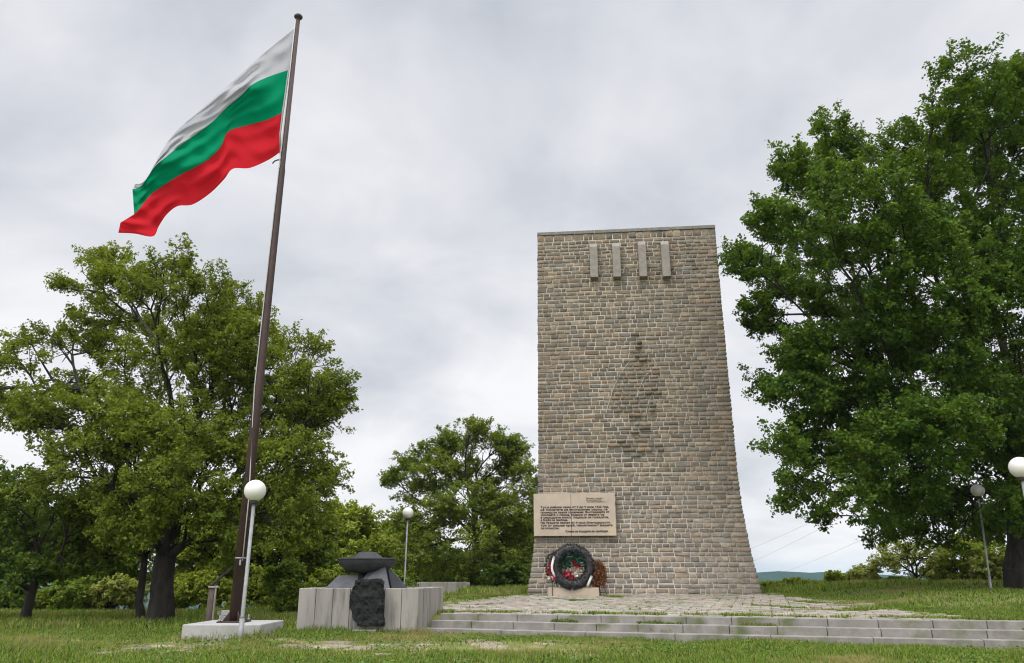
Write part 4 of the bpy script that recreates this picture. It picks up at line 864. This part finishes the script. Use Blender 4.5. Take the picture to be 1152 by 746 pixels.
def lawn_keep(x, y, r):
    bare = vnoise(x, y, 0.6, 2) * 0.55 + vnoise(x, y, 1.7, 5) * 0.45; path_zone = np.exp(-((y - (16.3 - 0.12 * (x + 4))) / 1.5) ** 2) * sstep(3.5, 0.0, x)
    return ~blocked(x, y) & ~pave(x, y) & (r.rand(len(x)) < np.clip(1.25 - 1.4 * np.clip(bare - 0.38, 0, 1) - 1.15 * path_zone * (bare > 0.33), 0.08, 1))
def lawn_h(x, y):
    h = 0.045 + 0.06 * vnoise(x, y, 0.8, 1) + 0.06 * np.clip(vnoise(x, y, 2.3, 6) - 0.55, 0, 1)
    h = h + 0.17 * sstep(-7.2, -9.2, x) * sstep(19, 15, y)
    near = np.minimum(np.abs(y - 19.4) + 3 * np.clip(-5.3 - x, 0, 9) + 3 * np.clip(x + 1.9, 0, 9), np.maximum(np.abs(x + 5.95) - 0.8, np.abs(y - 17.87) - 0.86).clip(0) + 0.0)
    h = h + 0.15 * np.clip(1 - near / 0.55, 0, 1) * (0.4 + vnoise(x, y, 3, 2))
    sd = np.abs(s_in(x, y) + 0.15); h = h + 0.07 * np.clip(1 - sd / 0.4, 0, 1) * (x > -2.2) * vnoise(x, y, 2.2, 8)
    return h
parts.append(blades(330000, (-14, 14, 11.5, 21), lawn_h, 0.0085, lawn_keep, 1))
parts.append(blades(110000, (-20, 20, 21, 34), lambda x, y: 0.05 + 0.07 * vnoise(x, y, 0.8, 1) + 0.10 * (x < -3), 0.014, lambda x, y, r: ~blocked(x, y) & ~pave(x, y), 2))
parts.append(blades(60000, (-12, 24, 30, 48), lambda x, y: 0.12 + 0.2 * vnoise(x, y, 0.8, 1), 0.022, lambda x, y, r: ~blocked(x, y) & ~pave(x, y), 3))
# weeds on the terrace: along the front kerb, in joints, in the worn patches
def weed_keep(x, y, r):
    s = s_in(x, y); al = s_al(x, y); q = vnoise(al * 2.2, s * 2.2, 1.0, 3)
    front = (s > 0.93) & (s < 1.10 + 0.35 * vnoise(x, y, 1.2, 4)) & (q > 0.3)
    worn = (vnoise(x, y, 0.55, 9) > 0.76) & (vnoise(x, y, 2.0, 2) > 0.5) & (r.rand(len(x)) < 0.4)
    edge = (x > 8.6 + 1.2 * vnoise(x, y, 0.9, 1)) & (r.rand(len(x)) < 0.45)
    joint = ((np.abs(((al + 0.1) / 0.51) % 1 - 0.5) > 0.47) | (np.abs(((s - 0.98) / 0.51) % 1 - 0.5) > 0.47)) & (r.rand(len(x)) < 0.22)
    back = (y > 29.6 + 0.5 * vnoise(x, 2, 1.1)) & (x < 0.6)
    foot = ((x - TC[0]) * TN[0] + (y - TC[1]) * TN[1] < 0.32) & (vnoise(x, y, 1.6, 6) > 0.55) & (np.abs((x - TC[0]) * TE[0] + (y - TC[1]) * TE[1]) < 4.5)
    return ~blocked(x, y) & (s > 0.93) & (x > -2.25) & (front | worn | edge | joint | back | foot)
parts.append(blades(420000, (-2.4, 11, 15.5, 31.5), lambda x, y: 0.04 + 0.05 * vnoise(x, y, 1.5, 3) + 0.04 * (s_in(x, y) < 1.35), 0.011, weed_keep, 4))
# moss and grass growing on the treads
def tread_keep(x, y, r):
    s = s_in(x, y); al = s_al(x, y); return (x > -2.0) & (((s > 0.33) & (s < 0.37) ) | ((s > 0.6) & (s < 0.65))) & (vnoise(al, s, 0.9, 5) > 0.66) & (r.rand(len(x)) < 0.5)
parts.append(blades(900000, (-2.2, 10.5, 15.8, 21), lambda x, y: 0.05 + 0.07 * vnoise(x, y, 2.5, 3), 0.010, tread_keep, 5, lambda x, y: np.where(s_in(x, y) < 0.5, 0.085, 0.25)))
r_ = np.random.RandomState(8); n_ = 26000; cx_ = r_.uniform(-14, 14, n_); cy_ = r_.uniform(12, 21, n_)
k_ = (vnoise(cx_, cy_, 1.1, 12) * 0.6 + vnoise(cx_, cy_, 3.1, 4) * 0.4 > 0.60) & ~blocked(cx_, cy_) & ~pave(cx_, cy_); cx_, cy_ = cx_[k_], cy_[k_]; n_ = len(cx_)
q_ = np.stack([cx_, cy_, ground_z(cx_, cy_) + r_.uniform(0.03, 0.10, n_)], 1); w_n = r_.normal(0, .4, (n_, 3)) + np.array((0, 0, 1)); w_n /= np.linalg.norm(w_n, axis=1)[:, None]
v_, f_ = leaf_quads(r_, q_, w_n, 0.055, 0.8); parts.append((v_, [f_, np.zeros((0, 3), int)], np.repeat(np.array((0.07, 0.13, 0.02)) * r_.uniform(0.7, 1.5, (n_, 1)), 4, 0)))
def add(pp, name):
    V, F4, F3, C, n = [], [], [], [], 0
    for v, (f4, f3), c in pp: V.append(v); F4.append(f4 + n); F3.append(f3 + n); C.append(c); n += len(v)
    return tag(mesh_np(name, np.concatenate(V), [np.concatenate(F4), np.concatenate(F3)], M['grass'], col=np.concatenate(C)), kind='stuff')
add(parts, 'grass')

# ------------------------------------------------------------------ cables far behind
for lab, (xa, ya, Da), (xb, yb, Db) in (('upper thin cable in the sky right of the tower', (760, 640, 220), (960, 566, 60)), ('middle thin cable in the sky right of the tower', (780, 652, 220), (990, 560, 60)), ('lowest thin cable sloping down to the hills right of the tower', (840, 650, 240), (1010, 589, 60))):
    A, B = Vector(at(xa, ya, Da)), Vector(at(xb, yb, Db)); mb = MB(); mb.tube([A.lerp(B, t) - Vector((0, 0, 1.2 * math.sin(PI * t))) for t in np.linspace(0, 1, 14)], 0.010, 5)
    tag(mb.build('power_cable', M['wire'], loc=A), lab, 'cable', 'power cables beyond the hilltop')

# ------------------------------------------------------------------ haze over the valley
HAZE = 0.00013
if HAZE:
    mb = MB(); mb.box((0, 0, -185), (7600, 7600, 440))
    hz = mb.build('haze', []); tag(hz, kind='stuff'); hm = bpy.data.materials.new('air'); hm.use_nodes = True; N = hm.node_tree.nodes; N.clear()
    o = N.new('ShaderNodeOutputMaterial'); pv = N.new('ShaderNodeVolumePrincipled'); pv.inputs['Density'].default_value = HAZE; pv.inputs['Density Attribute'].default_value = ''
    pv.inputs['Color'].default_value = (0.42, 0.60, 0.78, 1); hm.node_tree.links.new(pv.outputs[0], o.inputs['Volume']); hz.data.materials.append(hm)
